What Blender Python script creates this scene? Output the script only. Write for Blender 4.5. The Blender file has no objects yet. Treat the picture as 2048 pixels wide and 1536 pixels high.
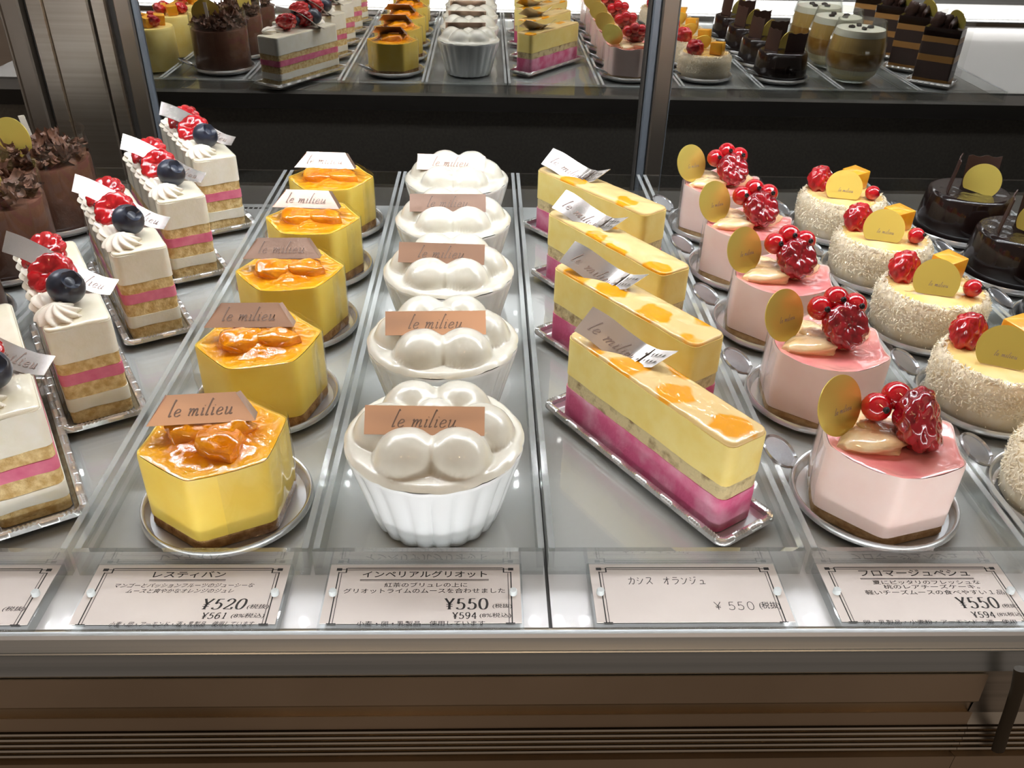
import bpy, bmesh, math, random
from mathutils import Vector, Matrix, noise
PI = math.pi
sc = bpy.context.scene
COL = sc.collection
random.seed(7)

# ------------------------------------------------------------------ camera
F_PX = 1720.5
cd = bpy.data.cameras.new('camera'); cam = bpy.data.objects.new('camera', cd); COL.objects.link(cam)
RT = Vector((0.99944, -0.02491, 0.02237)); UP = Vector((-0.00528, 0.54255, 0.84001)); FW = Vector((0.03306, 0.83965, -0.54212))
cam.matrix_world = Matrix(((RT.x, UP.x, -FW.x, 0), (RT.y, UP.y, -FW.y, 0), (RT.z, UP.z, -FW.z, .27), (0, 0, 0, 1)))
cd.sensor_width = 36; cd.lens = F_PX / 2048 * 36; cd.clip_start = .005; cd.clip_end = 60
sc.camera = cam
# ------------------------------------------------------------------ view, world
sc.view_settings.view_transform = 'Standard'; sc.view_settings.look = 'None'
sc.view_settings.exposure = 0.0; sc.view_settings.gamma = 1; sc.view_settings.use_curve_mapping = False
sc.cycles.transparent_max_bounces = 40; sc.cycles.max_bounces = 10
sc.cycles.caustics_reflective = False; sc.cycles.caustics_refractive = False
w = bpy.data.worlds.new('shop'); sc.world = w; w.use_nodes = True
nt = w.node_tree; bg = nt.nodes['Background']
tc = nt.nodes.new('ShaderNodeTexCoord'); sp = nt.nodes.new('ShaderNodeSeparateXYZ'); rp = nt.nodes.new('ShaderNodeValToRGB')
mr = nt.nodes.new('ShaderNodeMapRange'); mr.inputs['From Min'].default_value = -1; mr.inputs['From Max'].default_value = 1
nt.links.new(tc.outputs['Generated'], sp.inputs[0]); nt.links.new(sp.outputs['Z'], mr.inputs['Value'])
nt.links.new(mr.outputs['Result'], rp.inputs['Fac']); nt.links.new(rp.outputs['Color'], bg.inputs['Color'])
els = rp.color_ramp.elements
els[0].position = .30; els[0].color = (.030, .021, .015, 1)
els[1].position = .97; els[1].color = (.56, .43, .34, 1)
e = els.new(.50); e.color = (.17, .148, .128, 1)
e = els.new(.90); e.color = (.19, .155, .128, 1)
bg.inputs['Strength'].default_value = 1.0

# ------------------------------------------------------------------ helpers
def lin(c):
    c = c / 255
    return c / 12.92 if c <= .04045 else ((c + .055) / 1.055) ** 2.4
def rgb(r, g, b): return (lin(r), lin(g), lin(b), 1)
MATS = {}
def pmat(name, col, rough=.5, metal=0, coat=0, spec=.5, sss=0, aniso=0):
    m = bpy.data.materials.new(name); m.use_nodes = True
    b = m.node_tree.nodes['Principled BSDF']
    b.inputs['Base Color'].default_value = col; b.inputs['Roughness'].default_value = rough; b.inputs['Metallic'].default_value = metal
    b.inputs['Coat Weight'].default_value = coat; b.inputs['Coat Roughness'].default_value = .04
    b.inputs['Specular IOR Level'].default_value = spec
    if aniso: b.inputs['Anisotropic'].default_value = aniso
    if sss:
        b.inputs['Subsurface Weight'].default_value = sss; b.inputs['Subsurface Scale'].default_value = .004
        b.inputs['Subsurface Radius'].default_value = (1, .7, .5)
    MATS[name] = m
    return m
def N(m, t, **kw):
    n = m.node_tree.nodes.new(t)
    for k, v in kw.items():
        if k in n.inputs: n.inputs[k].default_value = v
        else: setattr(n, k, v)
    return n
def L(m, a, b): m.node_tree.links.new(a, b)
def coords(m, rnd=True, scale=(1, 1, 1)):
    t = N(m, 'ShaderNodeTexCoord'); mp = N(m, 'ShaderNodeMapping'); mp.inputs['Scale'].default_value = scale
    L(m, t.outputs['Object'], mp.inputs['Vector'])
    if rnd:
        oi = N(m, 'ShaderNodeObjectInfo'); mu = N(m, 'ShaderNodeMath', operation='MULTIPLY'); mu.inputs[1].default_value = 37
        cb = N(m, 'ShaderNodeCombineXYZ')
        L(m, oi.outputs['Random'], mu.inputs[0]); L(m, mu.outputs[0], cb.inputs[0]); L(m, mu.outputs[0], cb.inputs[1]); L(m, cb.outputs[0], mp.inputs['Location'])
    return mp.outputs[0]
def mixcol(m, fac, c1, c2):
    x = N(m, 'ShaderNodeMix', data_type='RGBA'); L(m, fac, x.inputs['Factor'])
    for c, i in ((c1, 6), (c2, 7)):
        if isinstance(c, tuple): x.inputs[i].default_value = c
        else: L(m, c, x.inputs[i])
    return x.outputs[2]
def ramp(m, fac, lo, hi):
    r = N(m, 'ShaderNodeMapRange'); r.inputs['From Min'].default_value = lo; r.inputs['From Max'].default_value = hi
    L(m, fac, r.inputs['Value']); return r.outputs['Result']
def noisy(m, c1, c2, scale, lo=.35, hi=.65, detail=3, bump=0, bscale=None, vec_scale=(1, 1, 1)):
    b = m.node_tree.nodes['Principled BSDF']; v = coords(m, True, vec_scale)
    n = N(m, 'ShaderNodeTexNoise'); n.inputs['Scale'].default_value = scale; n.inputs['Detail'].default_value = detail
    L(m, v, n.inputs['Vector'])
    L(m, mixcol(m, ramp(m, n.outputs['Fac'], lo, hi), c1, c2), b.inputs['Base Color'])
    if bump:
        n2 = N(m, 'ShaderNodeTexNoise'); n2.inputs['Scale'].default_value = bscale or scale; n2.inputs['Detail'].default_value = 4
        L(m, v, n2.inputs['Vector'])
        bp = N(m, 'ShaderNodeBump'); bp.inputs['Strength'].default_value = bump; bp.inputs['Distance'].default_value = .001
        L(m, n2.outputs['Fac'], bp.inputs['Height']); L(m, bp.outputs['Normal'], b.inputs['Normal'])
    return m
def clear_mat(name, tint, f0=.04, rough=.02, haze=0, hazecol=(.8, .8, .8, 1)):
    m = bpy.data.materials.new(name); m.use_nodes = True; t = m.node_tree; t.nodes.remove(t.nodes['Principled BSDF'])
    tr = N(m, 'ShaderNodeBsdfTransparent', Color=tint); gl = N(m, 'ShaderNodeBsdfGlossy', Roughness=rough)
    lw = N(m, 'ShaderNodeLayerWeight', Blend=.5); pw = N(m, 'ShaderNodeMath', operation='POWER'); pw.inputs[1].default_value = 4.5
    r = N(m, 'ShaderNodeMapRange'); r.inputs['To Min'].default_value = f0; r.inputs['To Max'].default_value = .85
    L(m, lw.outputs['Facing'], pw.inputs[0]); L(m, pw.outputs[0], r.inputs['Value'])
    mx = N(m, 'ShaderNodeMixShader'); L(m, r.outputs['Result'], mx.inputs[0]); L(m, tr.outputs[0], mx.inputs[1]); L(m, gl.outputs[0], mx.inputs[2])
    out = mx
    if haze:
        df = N(m, 'ShaderNodeBsdfDiffuse', Color=hazecol); m2 = N(m, 'ShaderNodeMixShader'); m2.inputs[0].default_value = haze
        L(m, mx.outputs[0], m2.inputs[1]); L(m, df.outputs[0], m2.inputs[2]); out = m2
    L(m, out.outputs[0], t.nodes['Material Output'].inputs['Surface']); MATS[name] = m
    return m
def emit_mat(name, col, s):
    m = bpy.data.materials.new(name); m.use_nodes = True; t = m.node_tree; t.nodes.remove(t.nodes['Principled BSDF'])
    e = N(m, 'ShaderNodeEmission', Color=col, Strength=s); L(m, e.outputs[0], t.nodes['Material Output'].inputs['Surface']); MATS[name] = m
    return m

class MB:
    """collects vertices and faces of ONE mesh"""
    def __init__(s): s.v = []; s.f = []; s.mi = []; s.cur = 0
    def vert(s, p): s.v.append(tuple(p)); return len(s.v) - 1
    def face(s, idx): s.f.append(tuple(idx)); s.mi.append(s.cur)
    def loops(s, rings, close=True, cap0=False, cap1=False):
        base = []
        for r in rings: base.append([s.vert(p) for p in r])
        n = len(rings[0])
        for a, b in zip(base[:-1], base[1:]):
            for i in range(n if close else n - 1):
                j = (i + 1) % n; s.face((a[i], a[j], b[j], b[i]))
        if cap0: s.face(base[0][::-1])
        if cap1: s.face(base[-1])
        return base
    def box(s, x0, x1, y0, y1, z0, z1):
        i = [s.vert(p) for p in ((x0, y0, z0), (x1, y0, z0), (x1, y1, z0), (x0, y1, z0), (x0, y0, z1), (x1, y0, z1), (x1, y1, z1), (x0, y1, z1))]
        for f in ((3, 2, 1, 0), (4, 5, 6, 7), (0, 1, 5, 4), (1, 2, 6, 5), (2, 3, 7, 6), (3, 0, 4, 7)): s.face([i[k] for k in f])
    def lathe(s, prof, n=48, mod=None, cap0=True, cap1=True):
        rings = []
        for r, z in prof:
            rings.append([(r * (mod(2 * PI * k / n, r, z) if mod else 1) * math.cos(2 * PI * k / n), r * (mod(2 * PI * k / n, r, z) if mod else 1) * math.sin(2 * PI * k / n), z) for k in range(n)])
        return s.loops(rings, True, cap0, cap1)
    def data(s, name, mats, smooth=40):
        me = bpy.data.meshes.new(name); me.from_pydata(s.v, [], s.f)
        for m in (mats if isinstance(mats, (list, tuple)) else [mats]): me.materials.append(m)
        me.polygons.foreach_set('material_index', s.mi)
        bm = bmesh.new(); bm.from_mesh(me); bmesh.ops.recalc_face_normals(bm, faces=bm.faces); bm.to_mesh(me); bm.free()
        if smooth is not None:
            me.polygons.foreach_set('use_smooth', [True] * len(me.polygons)); me.set_sharp_from_angle(angle=math.radians(smooth))
        me.update(); return me
    def obj(s, name, mats, parent=None, smooth=40, loc=(0, 0, 0), rot=(0, 0, 0)):
        o = bpy.data.objects.new(name, s.data(name, mats, smooth)); COL.objects.link(o); o.location = loc; o.rotation_euler = rot
        if parent: o.parent = parent
        return o
def tag(o, label, cat, group=None, kind=None):
    o['label'] = label; o['category'] = cat
    if group: o['group'] = group
    if kind: o['kind'] = kind
    return o
def thing(name, label, cat, loc=(0, 0, 0), rz=0, group=None):
    o = bpy.data.objects.new(name, None); COL.objects.link(o); o.empty_display_size = .01
    o.location = loc; o.rotation_euler = (0, 0, rz)
    return tag(o, label, cat, group)
def part_copy(o, name, parent, loc, rot=(0, 0, 0), scale=(1, 1, 1)):
    c = o.copy(); COL.objects.link(c); c.name = name; c.parent = parent; c.location = loc; c.rotation_euler = rot; c.scale = scale
    for ch in o.children:
        d = ch.copy(); COL.objects.link(d); d.parent = c
    return c
def mesh_part(me, name, parent, loc=(0, 0, 0), rot=(0, 0, 0), scale=(1, 1, 1)):
    o = bpy.data.objects.new(name, me); COL.objects.link(o); o.parent = parent; o.location = loc; o.rotation_euler = rot; o.scale = scale
    return o
def dup(root, loc, rz, label, group=None):
    r = root.copy(); COL.objects.link(r); r.location = loc; r.rotation_euler = (0, 0, rz); r['label'] = label
    if group: r['group'] = group
    for ch in list(root.children):
        c = ch.copy(); COL.objects.link(c); c.parent = r
        for g in list(ch.children):
            d = g.copy(); COL.objects.link(d); d.parent = c
    return r
def nz(x, y, z=0, s=1): return noise.noise(Vector((x * s, y * s, z * s)))
def fbm(x, y, z, s, o=3):
    return sum(noise.noise(Vector((x * s * 2 ** k, y * s * 2 ** k, z * s * 2 ** k))) / 2 ** k for k in range(o))
def hexr(th, a, p=16, n=6, ph=0):
    """rounded polygon radius: a = apothem, ph = angle of a vertex"""
    s_ = 0
    for k in range(n):
        c = math.cos(th - ph - PI / n - 2 * PI * k / n)
        if c > 0: s_ += c ** p
    return a / s_ ** (1 / p)
def rrect(hx, hy, r, n=6):
    pts = []
    for cx, cy, a0 in ((hx - r, hy - r, 0), (-hx + r, hy - r, PI / 2), (-hx + r, -hy + r, PI), (hx - r, -hy + r, 1.5 * PI)):
        for k in range(n + 1):
            a = a0 + PI / 2 * k / n; pts.append((cx + r * math.cos(a), cy + r * math.sin(a)))
    return pts
def resample(pts, n):
    P = pts + [pts[0]]; d = [0]
    for a, b in zip(P[:-1], P[1:]): d.append(d[-1] + math.dist(a, b))
    out = []; k = 0
    for i in range(n):
        t = d[-1] * i / n
        while d[k + 1] < t: k += 1
        u = (t - d[k]) / max(1e-9, d[k + 1] - d[k]); out.append((P[k][0] + (P[k + 1][0] - P[k][0]) * u, P[k][1] + (P[k + 1][1] - P[k][1]) * u))
    return out
def slab(poly, z0, z1, r=.001, top=True, bot=False):
    """solid of a closed outline with rounded top edge"""
    m = MB()
    def ins(d):
        k = len(poly); o = []
        for i in range(k):
            a = Vector(poly[i - 1]); b = Vector(poly[(i + 1) % k]); t = (b - a).normalized(); o.append((poly[i][0] - t.y * d, poly[i][1] + t.x * d))
        return o
    lv = ([(r, z0), (r * .3, z0 + r * .3), (0, z0 + r)] if bot else [(0, z0)]) + ([(0, z1 - r), (r * .3, z1 - r * .3), (r, z1)] if top else [(0, z1)])
    m.loops([[(x, y, z) for x, y in ins(d)] for d, z in lv], True, True, True)
    return m
def catmull(pts, n=6):
    if len(pts) < 3: return pts
    P = [pts[0]] + list(pts) + [pts[-1]]; out = []
    for i in range(1, len(P) - 2):
        for k in range(n):
            t = k / n; a, b, c, d = P[i - 1], P[i], P[i + 1], P[i + 2]
            out.append(tuple(.5 * (2 * b[j] + (c[j] - a[j]) * t + (2 * a[j] - 5 * b[j] + 4 * c[j] - d[j]) * t * t + (3 * b[j] - a[j] - 3 * c[j] + d[j]) * t ** 3) for j in (0, 1)))
    return out + [tuple(pts[-1])]
def ribbon(m, pts, wfun, fmap):
    ids = []
    for i, p in enumerate(pts):
        a = Vector(pts[max(0, i - 1)]); b = Vector(pts[min(len(pts) - 1, i + 1)]); t = b - a
        t = t.normalized() if t.length > 0 else Vector((1, 0)); wd = wfun(t) / 2
        ids.append((m.vert(fmap(p[0] - t.y * wd, p[1] + t.x * wd)), m.vert(fmap(p[0] + t.y * wd, p[1] - t.x * wd))))
    for a, b in zip(ids[:-1], ids[1:]): m.face((a[0], a[1], b[1], b[0]))
# ------------------------------------------------------------------ materials
brushed = noisy(pmat('brushed_steel', rgb(200, 204, 205), .30, 1, aniso=.3), rgb(190, 194, 195), rgb(212, 215, 216), 60, vec_scale=(.02, 1, 6))
door_steel = noisy(pmat('door_steel', rgb(222, 212, 198), .30, 1), rgb(216, 205, 190), rgb(228, 219, 206), 40, vec_scale=(.03, 1, 8))
post_alu = pmat('post_aluminium', rgb(182, 172, 160), .36, 1)
blue_seal = pmat('grey_seal', rgb(140, 148, 158), .35, .5)
fascia_m = noisy(pmat('bronze_fascia', rgb(206, 195, 180), .36, 1), rgb(198, 187, 172), rgb(214, 203, 188), 12)
black_m = pmat('black_edge', rgb(66, 62, 58), .5)
dark_panel = noisy(pmat('dark_panel', rgb(190, 184, 174), .5), rgb(182, 176, 166), rgb(198, 192, 182), 300)
white_sheet = pmat('white_shelf', rgb(206, 206, 206), .2, 0, coat=.35)
mirror_m = pmat('mirror_glass', (.72, .705, .68, 1), .012, 1)
acrylic = clear_mat('clear_acrylic', (.965, .975, .97, 1), .05, .03)
acrylic_edge = clear_mat('acrylic_front', (.95, .965, .965, 1), .26, .012, .015, (.8, .86, .88, 1)); acrylic_hold = clear_mat('acrylic_holder', (.94, .955, .955, 1), .10, .03, .05, (.85, .88, .88, 1))
acryl_rim = clear_mat('acrylic_cut_edge', (.85, .88, .88, 1), .18, .1, .22, (.9, .93, .94, 1))
film_m = clear_mat('clear_film', (.975, .97, .96, 1), .075, .06)
glass_m = clear_mat('glass', (.95, .96, .94, 1), .06, .02)
silver = pmat('silver_plastic', rgb(214, 214, 214), .2, .72)
silver_b = pmat('silver_beads', rgb(216, 215, 213), .22, .75)
tabm = pmat('silver_tab', rgb(172, 172, 174), .25, .8)
rose = pmat('rose_foil', rgb(222, 192, 176), .30, .9, aniso=.3)
silverfoil = pmat('silver_foil', rgb(220, 212, 206), .24, .92, aniso=.3)
goldm = pmat('gold_card', rgb(226, 206, 104), .28, .55)
ink = pmat('tag_ink', rgb(150, 128, 118), .5)
ink2 = pmat('foil_print', rgb(70, 58, 40), .6)
inkdark = pmat('black_print', rgb(30, 26, 25), .7)
paper = noisy(pmat('cream_paper', rgb(206, 197, 191), .7), rgb(204, 195, 189), rgb(209, 200, 194), 40)
porcelain = pmat('white_porcelain', rgb(240, 243, 243), .18, 0, coat=.4)
peg_m = pmat('peg', rgb(190, 196, 196), .35)
creamtop = noisy(pmat('cream_glazed', rgb(226, 222, 206), .3, 0, coat=.9, sss=.05), rgb(224, 219, 202), rgb(236, 232, 218), 90, .3, .7)
cream = noisy(pmat('white_mousse', rgb(243, 238, 222), .5, sss=.1), rgb(241, 235, 216), rgb(247, 243, 231), 120, .3, .7, bump=.15, bscale=500)
creamgl = noisy(pmat('white_glaze', rgb(236, 228, 203), .28, 0, coat=.8), rgb(233, 224, 196), rgb(243, 236, 215), 70, .3, .7)
piped = pmat('piped_cream', rgb(241, 232, 216), .55, sss=.1)
sponge = noisy(pmat('sponge', rgb(224, 194, 132), .85), rgb(206, 168, 106), rgb(238, 214, 158), 260, .36, .62, 5, .9, 700)
sponge_g = noisy(pmat('sponge_pale', rgb(205, 185, 138), .85), rgb(150, 124, 88), rgb(215, 196, 148), 170, .28, .5, 5, .8, 600)
pinkjelly = noisy(pmat('pink_layer', rgb(226, 116, 148), .5), rgb(214, 98, 132), rgb(233, 134, 160), 120, .3, .7)
cassis = noisy(pmat('cassis_mousse', rgb(224, 108, 148), .6), rgb(218, 96, 138), rgb(238, 178, 198), 60, .42, .72, 4, .35, 500)
ymousse = noisy(pmat('yellow_mousse', rgb(247, 222, 130), .5, sss=.08), rgb(245, 217, 122), rgb(249, 228, 146), 80, .3, .7, bump=.1, bscale=400)
omousse = noisy(pmat('mango_mousse', rgb(248, 212, 88), .42, 0, coat=.15, sss=.08), rgb(247, 208, 80), rgb(250, 219, 104), 60, .3, .7)
crust = noisy(pmat('biscuit_base', rgb(186, 138, 82), .8), rgb(146, 98, 52), rgb(208, 164, 108), 240, .3, .7, 4, .8, 600)
pbase = noisy(pmat('pale_biscuit', rgb(196, 160, 116), .8), rgb(176, 138, 94), rgb(210, 178, 134), 240, .3, .7, 4, .6, 600)
oglaze = noisy(pmat('orange_glaze', rgb(226, 134, 8), .1, 0, coat=.9, spec=.3), rgb(216, 116, 4), rgb(238, 152, 14), 55, .32, .68, 2, .35, 260)
omango = noisy(pmat('glazed_mango', rgb(232, 138, 10), .1, 0, coat=.9, spec=.3), rgb(222, 120, 4), rgb(244, 160, 20), 90, .3, .7, 3, .5, 220)
pmousse = noisy(pmat('pink_mousse', rgb(247, 219, 209), .42, 0, coat=.15, sss=.1), rgb(246, 216, 206), rgb(249, 225, 216), 60, .3, .7)
pglaze = noisy(pmat('pink_glaze', rgb(240, 150, 146), .14, 0, coat=.9), rgb(236, 134, 134), rgb(245, 172, 162), 50, .3, .7, 2, .2, 160)
peach = noisy(pmat('peach', rgb(252, 218, 166), .16, 0, coat=.9, sss=.1), rgb(250, 208, 150), rgb(253, 226, 182), 120, .3, .7, 3, .35, 260)
razz = noisy(pmat('raspberry', rgb(186, 14, 26), .16, 0, coat=.9, sss=.1), rgb(160, 6, 18), rgb(214, 34, 40), 140, .3, .7)
razzd = noisy(pmat('dark_raspberry', rgb(150, 10, 26), .15, 0, coat=1, sss=.1), rgb(120, 4, 16), rgb(172, 20, 34), 140, .3, .7)
currant = pmat('red_currant', rgb(198, 14, 28), .08, 0, coat=1, sss=.15)
bluem = noisy(pmat('blueberry', rgb(36, 42, 58), .4, 0, coat=.25), rgb(26, 30, 42), rgb(46, 54, 74), 110, .3, .7)
blackdot = pmat('stem_end', rgb(22, 14, 14), .7)
coco = noisy(pmat('coconut_body', rgb(247, 235, 206), .8), rgb(243, 226, 188), rgb(250, 240, 218), 160, .3, .7)
flake = noisy(pmat('coconut_flakes', rgb(248, 236, 208), .8), rgb(244, 228, 194), rgb(252, 245, 226), 900, .3, .7)
cocotop = noisy(pmat('yellow_glaze', rgb(250, 218, 138), .2, 0, coat=.8), rgb(248, 208, 118), rgb(251, 226, 160), 60, .3, .7, 2, .15, 200)
mangoc = noisy(pmat('mango_cube', rgb(248, 172, 36), .3, 0, coat=.5), rgb(245, 160, 26), rgb(250, 186, 56), 140, .3, .7)
dchoc = pmat('dark_glaze', rgb(26, 15, 13), .2, 0, coat=.5, spec=.25)
dtop = noisy(pmat('dark_glaze_top', rgb(26, 15, 13), .2, 0, coat=.6, spec=.25), rgb(22, 13, 11), rgb(34, 21, 17), 90, bump=.8, bscale=420)
choc = noisy(pmat('chocolate_mousse', rgb(106, 66, 46), .7), rgb(98, 60, 41), rgb(114, 73, 52), 120, .3, .7, bump=.2, bscale=500)
shav = noisy(pmat('chocolate_shavings', rgb(104, 68, 50), .5), rgb(72, 44, 31), rgb(128, 90, 70), 160, .3, .7)
chocplate = pmat('chocolate_plate', rgb(56, 33, 25), .42)
tea = noisy(pmat('tea_jelly', rgb(176, 128, 56), .3, coat=.4), rgb(160, 108, 40), rgb(196, 152, 84), 70, .3, .7)
palecream = pmat('pale_pudding', rgb(222, 204, 150), .4)
choclayer = pmat('dark_cake', rgb(46, 28, 20), .7); goldlayer = pmat('coffee_cream', rgb(158, 112, 54), .6)
led_front = emit_mat('led_front', (.97, .985, 1, 1), 23); led_cover = emit_mat('led_cover', (1, .99, .97, 1), 1.6); led_chip = emit_mat('led_chip', (.94, .97, 1, 1), 300)
led_chip2 = emit_mat('led_chip_rear', (.97, .98, 1, 1), 85)
led_top = emit_mat('led_top', (.93, .97, 1, 1), 2.6)
led_body = pmat('led_housing', rgb(215, 215, 212), .4)
warm_lamp = emit_mat('warm_lamp', (1, .66, .36, 1), 60)

# the orange glaze thins to yellow at the cake's edge
og = oglaze; bsdf = og.node_tree.nodes['Principled BSDF']; src = bsdf.inputs['Base Color'].links[0].from_socket
tcg = N(og, 'ShaderNodeTexCoord'); vm = N(og, 'ShaderNodeVectorMath', operation='MULTIPLY'); vm.inputs[1].default_value = (1, 1, 0); vl = N(og, 'ShaderNodeVectorMath', operation='LENGTH')
L(og, tcg.outputs['Object'], vm.inputs[0]); L(og, vm.outputs[0], vl.inputs[0]); L(og, mixcol(og, ramp(og, vl.outputs['Value'], .0175, .0300), src, rgb(244, 182, 34)), bsdf.inputs['Base Color'])
# mango slice glaze: pale glaze with orange pools
mgl = pmat('mango_glaze', rgb(240, 206, 150), .2, 0, coat=.6, spec=.3)
v = coords(mgl, True, (1, 1, 0))
vo = N(mgl, 'ShaderNodeTexVoronoi'); vo.inputs['Scale'].default_value = 38; vo.inputs['Randomness'].default_value = .8
wn = N(mgl, 'ShaderNodeTexNoise'); wn.inputs['Scale'].default_value = 70; ad = N(mgl, 'ShaderNodeMixRGB'); ad.inputs[0].default_value = .012
L(mgl, v, wn.inputs['Vector']); L(mgl, v, ad.inputs[1]); L(mgl, wn.outputs['Color'], ad.inputs[2]); L(mgl, ad.outputs[0], vo.inputs['Vector'])
L(mgl, mixcol(mgl, ramp(mgl, vo.outputs['Distance'], .40, .34), rgb(236, 203, 138), rgb(243, 164, 12)), mgl.node_tree.nodes['Principled BSDF'].inputs['Base Color'])

# ------------------------------------------------------------------ the showcase
YM = .902
case = thing('display_case', 'stainless steel glass-backed pastry display case with white shelf and mirrored sliding doors', 'display case', (0, 0, 0))
X0, X1 = -.62, 1.10
m = MB(); m.box(X0, X1, .2375, .745, -.020, -.0022); m.obj('shelf_board', black_m, case, None)
m = MB(); m.box(X0, .0268, .2375, .695, -.002, 0); m.box(.0283, X1, .2375, .695, -.002, 0); m.obj('shelf_sheet', white_sheet, case, None)
m = MB(); m.box(X0, X1, .2385, .244, -.0001, .00012); 
m = MB(); m.box(X0, X1, .732, .740, -.60, -.0205); m.obj('under_panel', dark_panel, case, None)
m = MB(); m.box(X0, X1, .68, YM + .06, -.22, -.20); m.obj('case_floor', black_m, case, None)
m = MB(); m.box(X0, X1, .2355, .2374, -.018, -.0005); m.obj('shelf_lip', pmat('lip', rgb(170, 160, 140), .4), case, None)
# front rail, extruded profile (y, z)
def extr(prof, mat, name, x0=X0, x1=X1, smooth=25):
    m = MB(); m.loops([[(x0, y, z) for y, z in prof], [(x1, y, z) for y, z in prof]], True, True, True); return m.obj(name, mat, case, smooth)
def atpx(py, Y):   # height of the picture row py on the plane y=Y in the photo's middle
    a = (768 - py) / F_PX; d = FW + UP * a
    return .27 + d.z * Y / d.y
prof = []
def pp(py, Y): prof.append((Y, atpx(py, Y)))
prof.append((.1985, .004))
for py, Y in ((1260, .1985), (1264, .1975), (1268, .1963), (1276, .1950), (1290, .1935), (1301, .1922), (1303, .1926), (1306, .1922), (1308, .1914), (1330, .1900), (1348, .1888), (1351, .1892)): pp(py, Y)
prof.append((.1892, .004)); extr(prof, brushed, 'front_rail')
prof = []
pp(1352, .1890); pp(1355, .1876); pp(1409, .1866); pp(1412, .1896); pp(1428, .1892); pp(1431, .1868); pp(1434, .1868); pp(1456, .1868)
for k in range(5):
    pp(1457 + k * 10.5, .1888); pp(1461 + k * 10.5, .1862); pp(1465 + k * 10.5, .1858); pp(1466.5 + k * 10.5, .1888)
pp(1511, .1880); pp(1518, .1862); pp(1521, .1852)
prof += [(.1850, -.06), (.1850, -.80), (.2300, -.80), (.2300, -.03), (.1980, -.01), (.1980, .0035), (.1890, .0035)]
extr(prof, fascia_m, 'ribbed_fascia', X0, .1720, 20)
prof2 = [(y + (.0042 if z > atpx(1445, .187) else .0), z) for y, z in prof]
extr(prof2, fascia_m, 'ribbed_fascia', .1722, X1, 20)
# front LED bar behind the rail
m = MB(); m.box(X0 + .01, X1 - .01, .1968, .1990, .0040, .0300); lb = m.obj('light_bar', led_body, case, None)
m = MB(); m.box(X0 + .012, X1 - .012, .1991, .1996, .0075, .0120); m.obj('diffuser', led_front, lb, None)
m = MB(); m.box(X0 + .01, X1 - .01, .1991, .2230, .0036, .0056); m.obj('added_shade_lip', black_m, lb, None)  # lip added to shade the shelf front from the LED strip
m = MB(); m.box(X0 + .012, X1 - .012, .1991, .1995, .0130, .0295); m.obj('cover', led_cover, lb, None)
# top canopy with its own lamp
m = MB(); m.box(X0, X1, .36, YM + .03, .44, .46); m.obj('top_panel', pmat('top_panel', rgb(62, 58, 54), .6), case, None)
m = MB(); m.box(X0 + .03, X1 - .03, .470, .635, .408, .4395); tb = m.obj('top_light', led_body, case, None)
m = MB(); m.box(X0 + .035, X1 - .035, .475, .63, .4065, .4079); m.obj('diffuser', led_top, tb, None)
m = MB()
for yy in (.540, .600):
    for k in range(52): m.box(X0 + .05 + k * .0258, X0 + .056 + k * .0258, yy, yy + .006, .4055, .4064)
m.obj('light_chips', led_chip, tb, None)
m = MB(); m.box(X0 + .03, X1 - .03, .835, .875, .428, .4395); tb2 = m.obj('rear_light', black_m, case, None)
m = MB()
for yy in (.842, .864):
    for k in range(44): m.box(X0 + .05 + k * .0305, X0 + .0545 + k * .0305, yy, yy + .0045, .4272, .4281)
m.obj('light_chips', led_chip2, tb2, None)
# mirrored doors
ZB, ZT = -.19, .44
def door(xa, xb, nm='mirror_door'):
    m = MB(); m.box(xa, xb, YM, YM + .004, ZB, ZT); return m.obj(nm, mirror_m, case, None)
d1 = door(X0, -.4675); d2 = door(-.3335, .1585); d3 = door(.1905, X1)
def stile(xa, xb, y, mat, nm, dr):
    m = MB(); m.loops([[(xa + dx, yy, z) for z in (ZB, ZT)] for dx, yy in ()] or [[(x, yy, ZB) for x, yy in rp] for rp in ([(xa, YM + .01), (xa, y + .002), (xa + .0015, y), (xb - .0015, y), (xb, y + .002), (xb, YM + .01)],)] + [[(x, yy, ZT) for x, yy in [(xa, YM + .01), (xa, y + .002), (xa + .0015, y), (xb - .0015, y), (xb, y + .002), (xb, YM + .01)]]], True, True, True)
    return m.obj(nm, mat, dr, 20)
stile(-.4672, -.4630, YM - .004, post_alu, 'door_edge', d1); stile(-.4628, -.4455, YM - .006, post_alu, 'door_stile', d1)
m = MB(); m.box(-.445, -.3565, YM + .006, YM + .012, ZB, ZT); m.obj('pillar_recess', black_m, case, None)
stile(-.4415, -.4250, YM - .001, door_steel, 'pillar_strip', case); stile(-.4235, -.3810, YM - .003, door_steel, 'pillar_panel', case); stile(-.3795, -.3650, YM - .001, door_steel, 'pillar_strip', case)
stile(-.3560, -.3400, YM - .006, post_alu, 'door_stile', d2); stile(-.3399, -.3337, YM - .004, blue_seal, 'door_edge', d2)
stile(.1588, .1630, YM - .004, black_m, 'door_edge', d2); stile(.1632, .1715, YM - .006, blue_seal, 'door_seal', d2)
stile(.1717, .1885, YM - .010, post_alu, 'door_stile', d3); stile(.1886, .1904, YM - .004, blue_seal, 'door_edge', d3)
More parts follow.
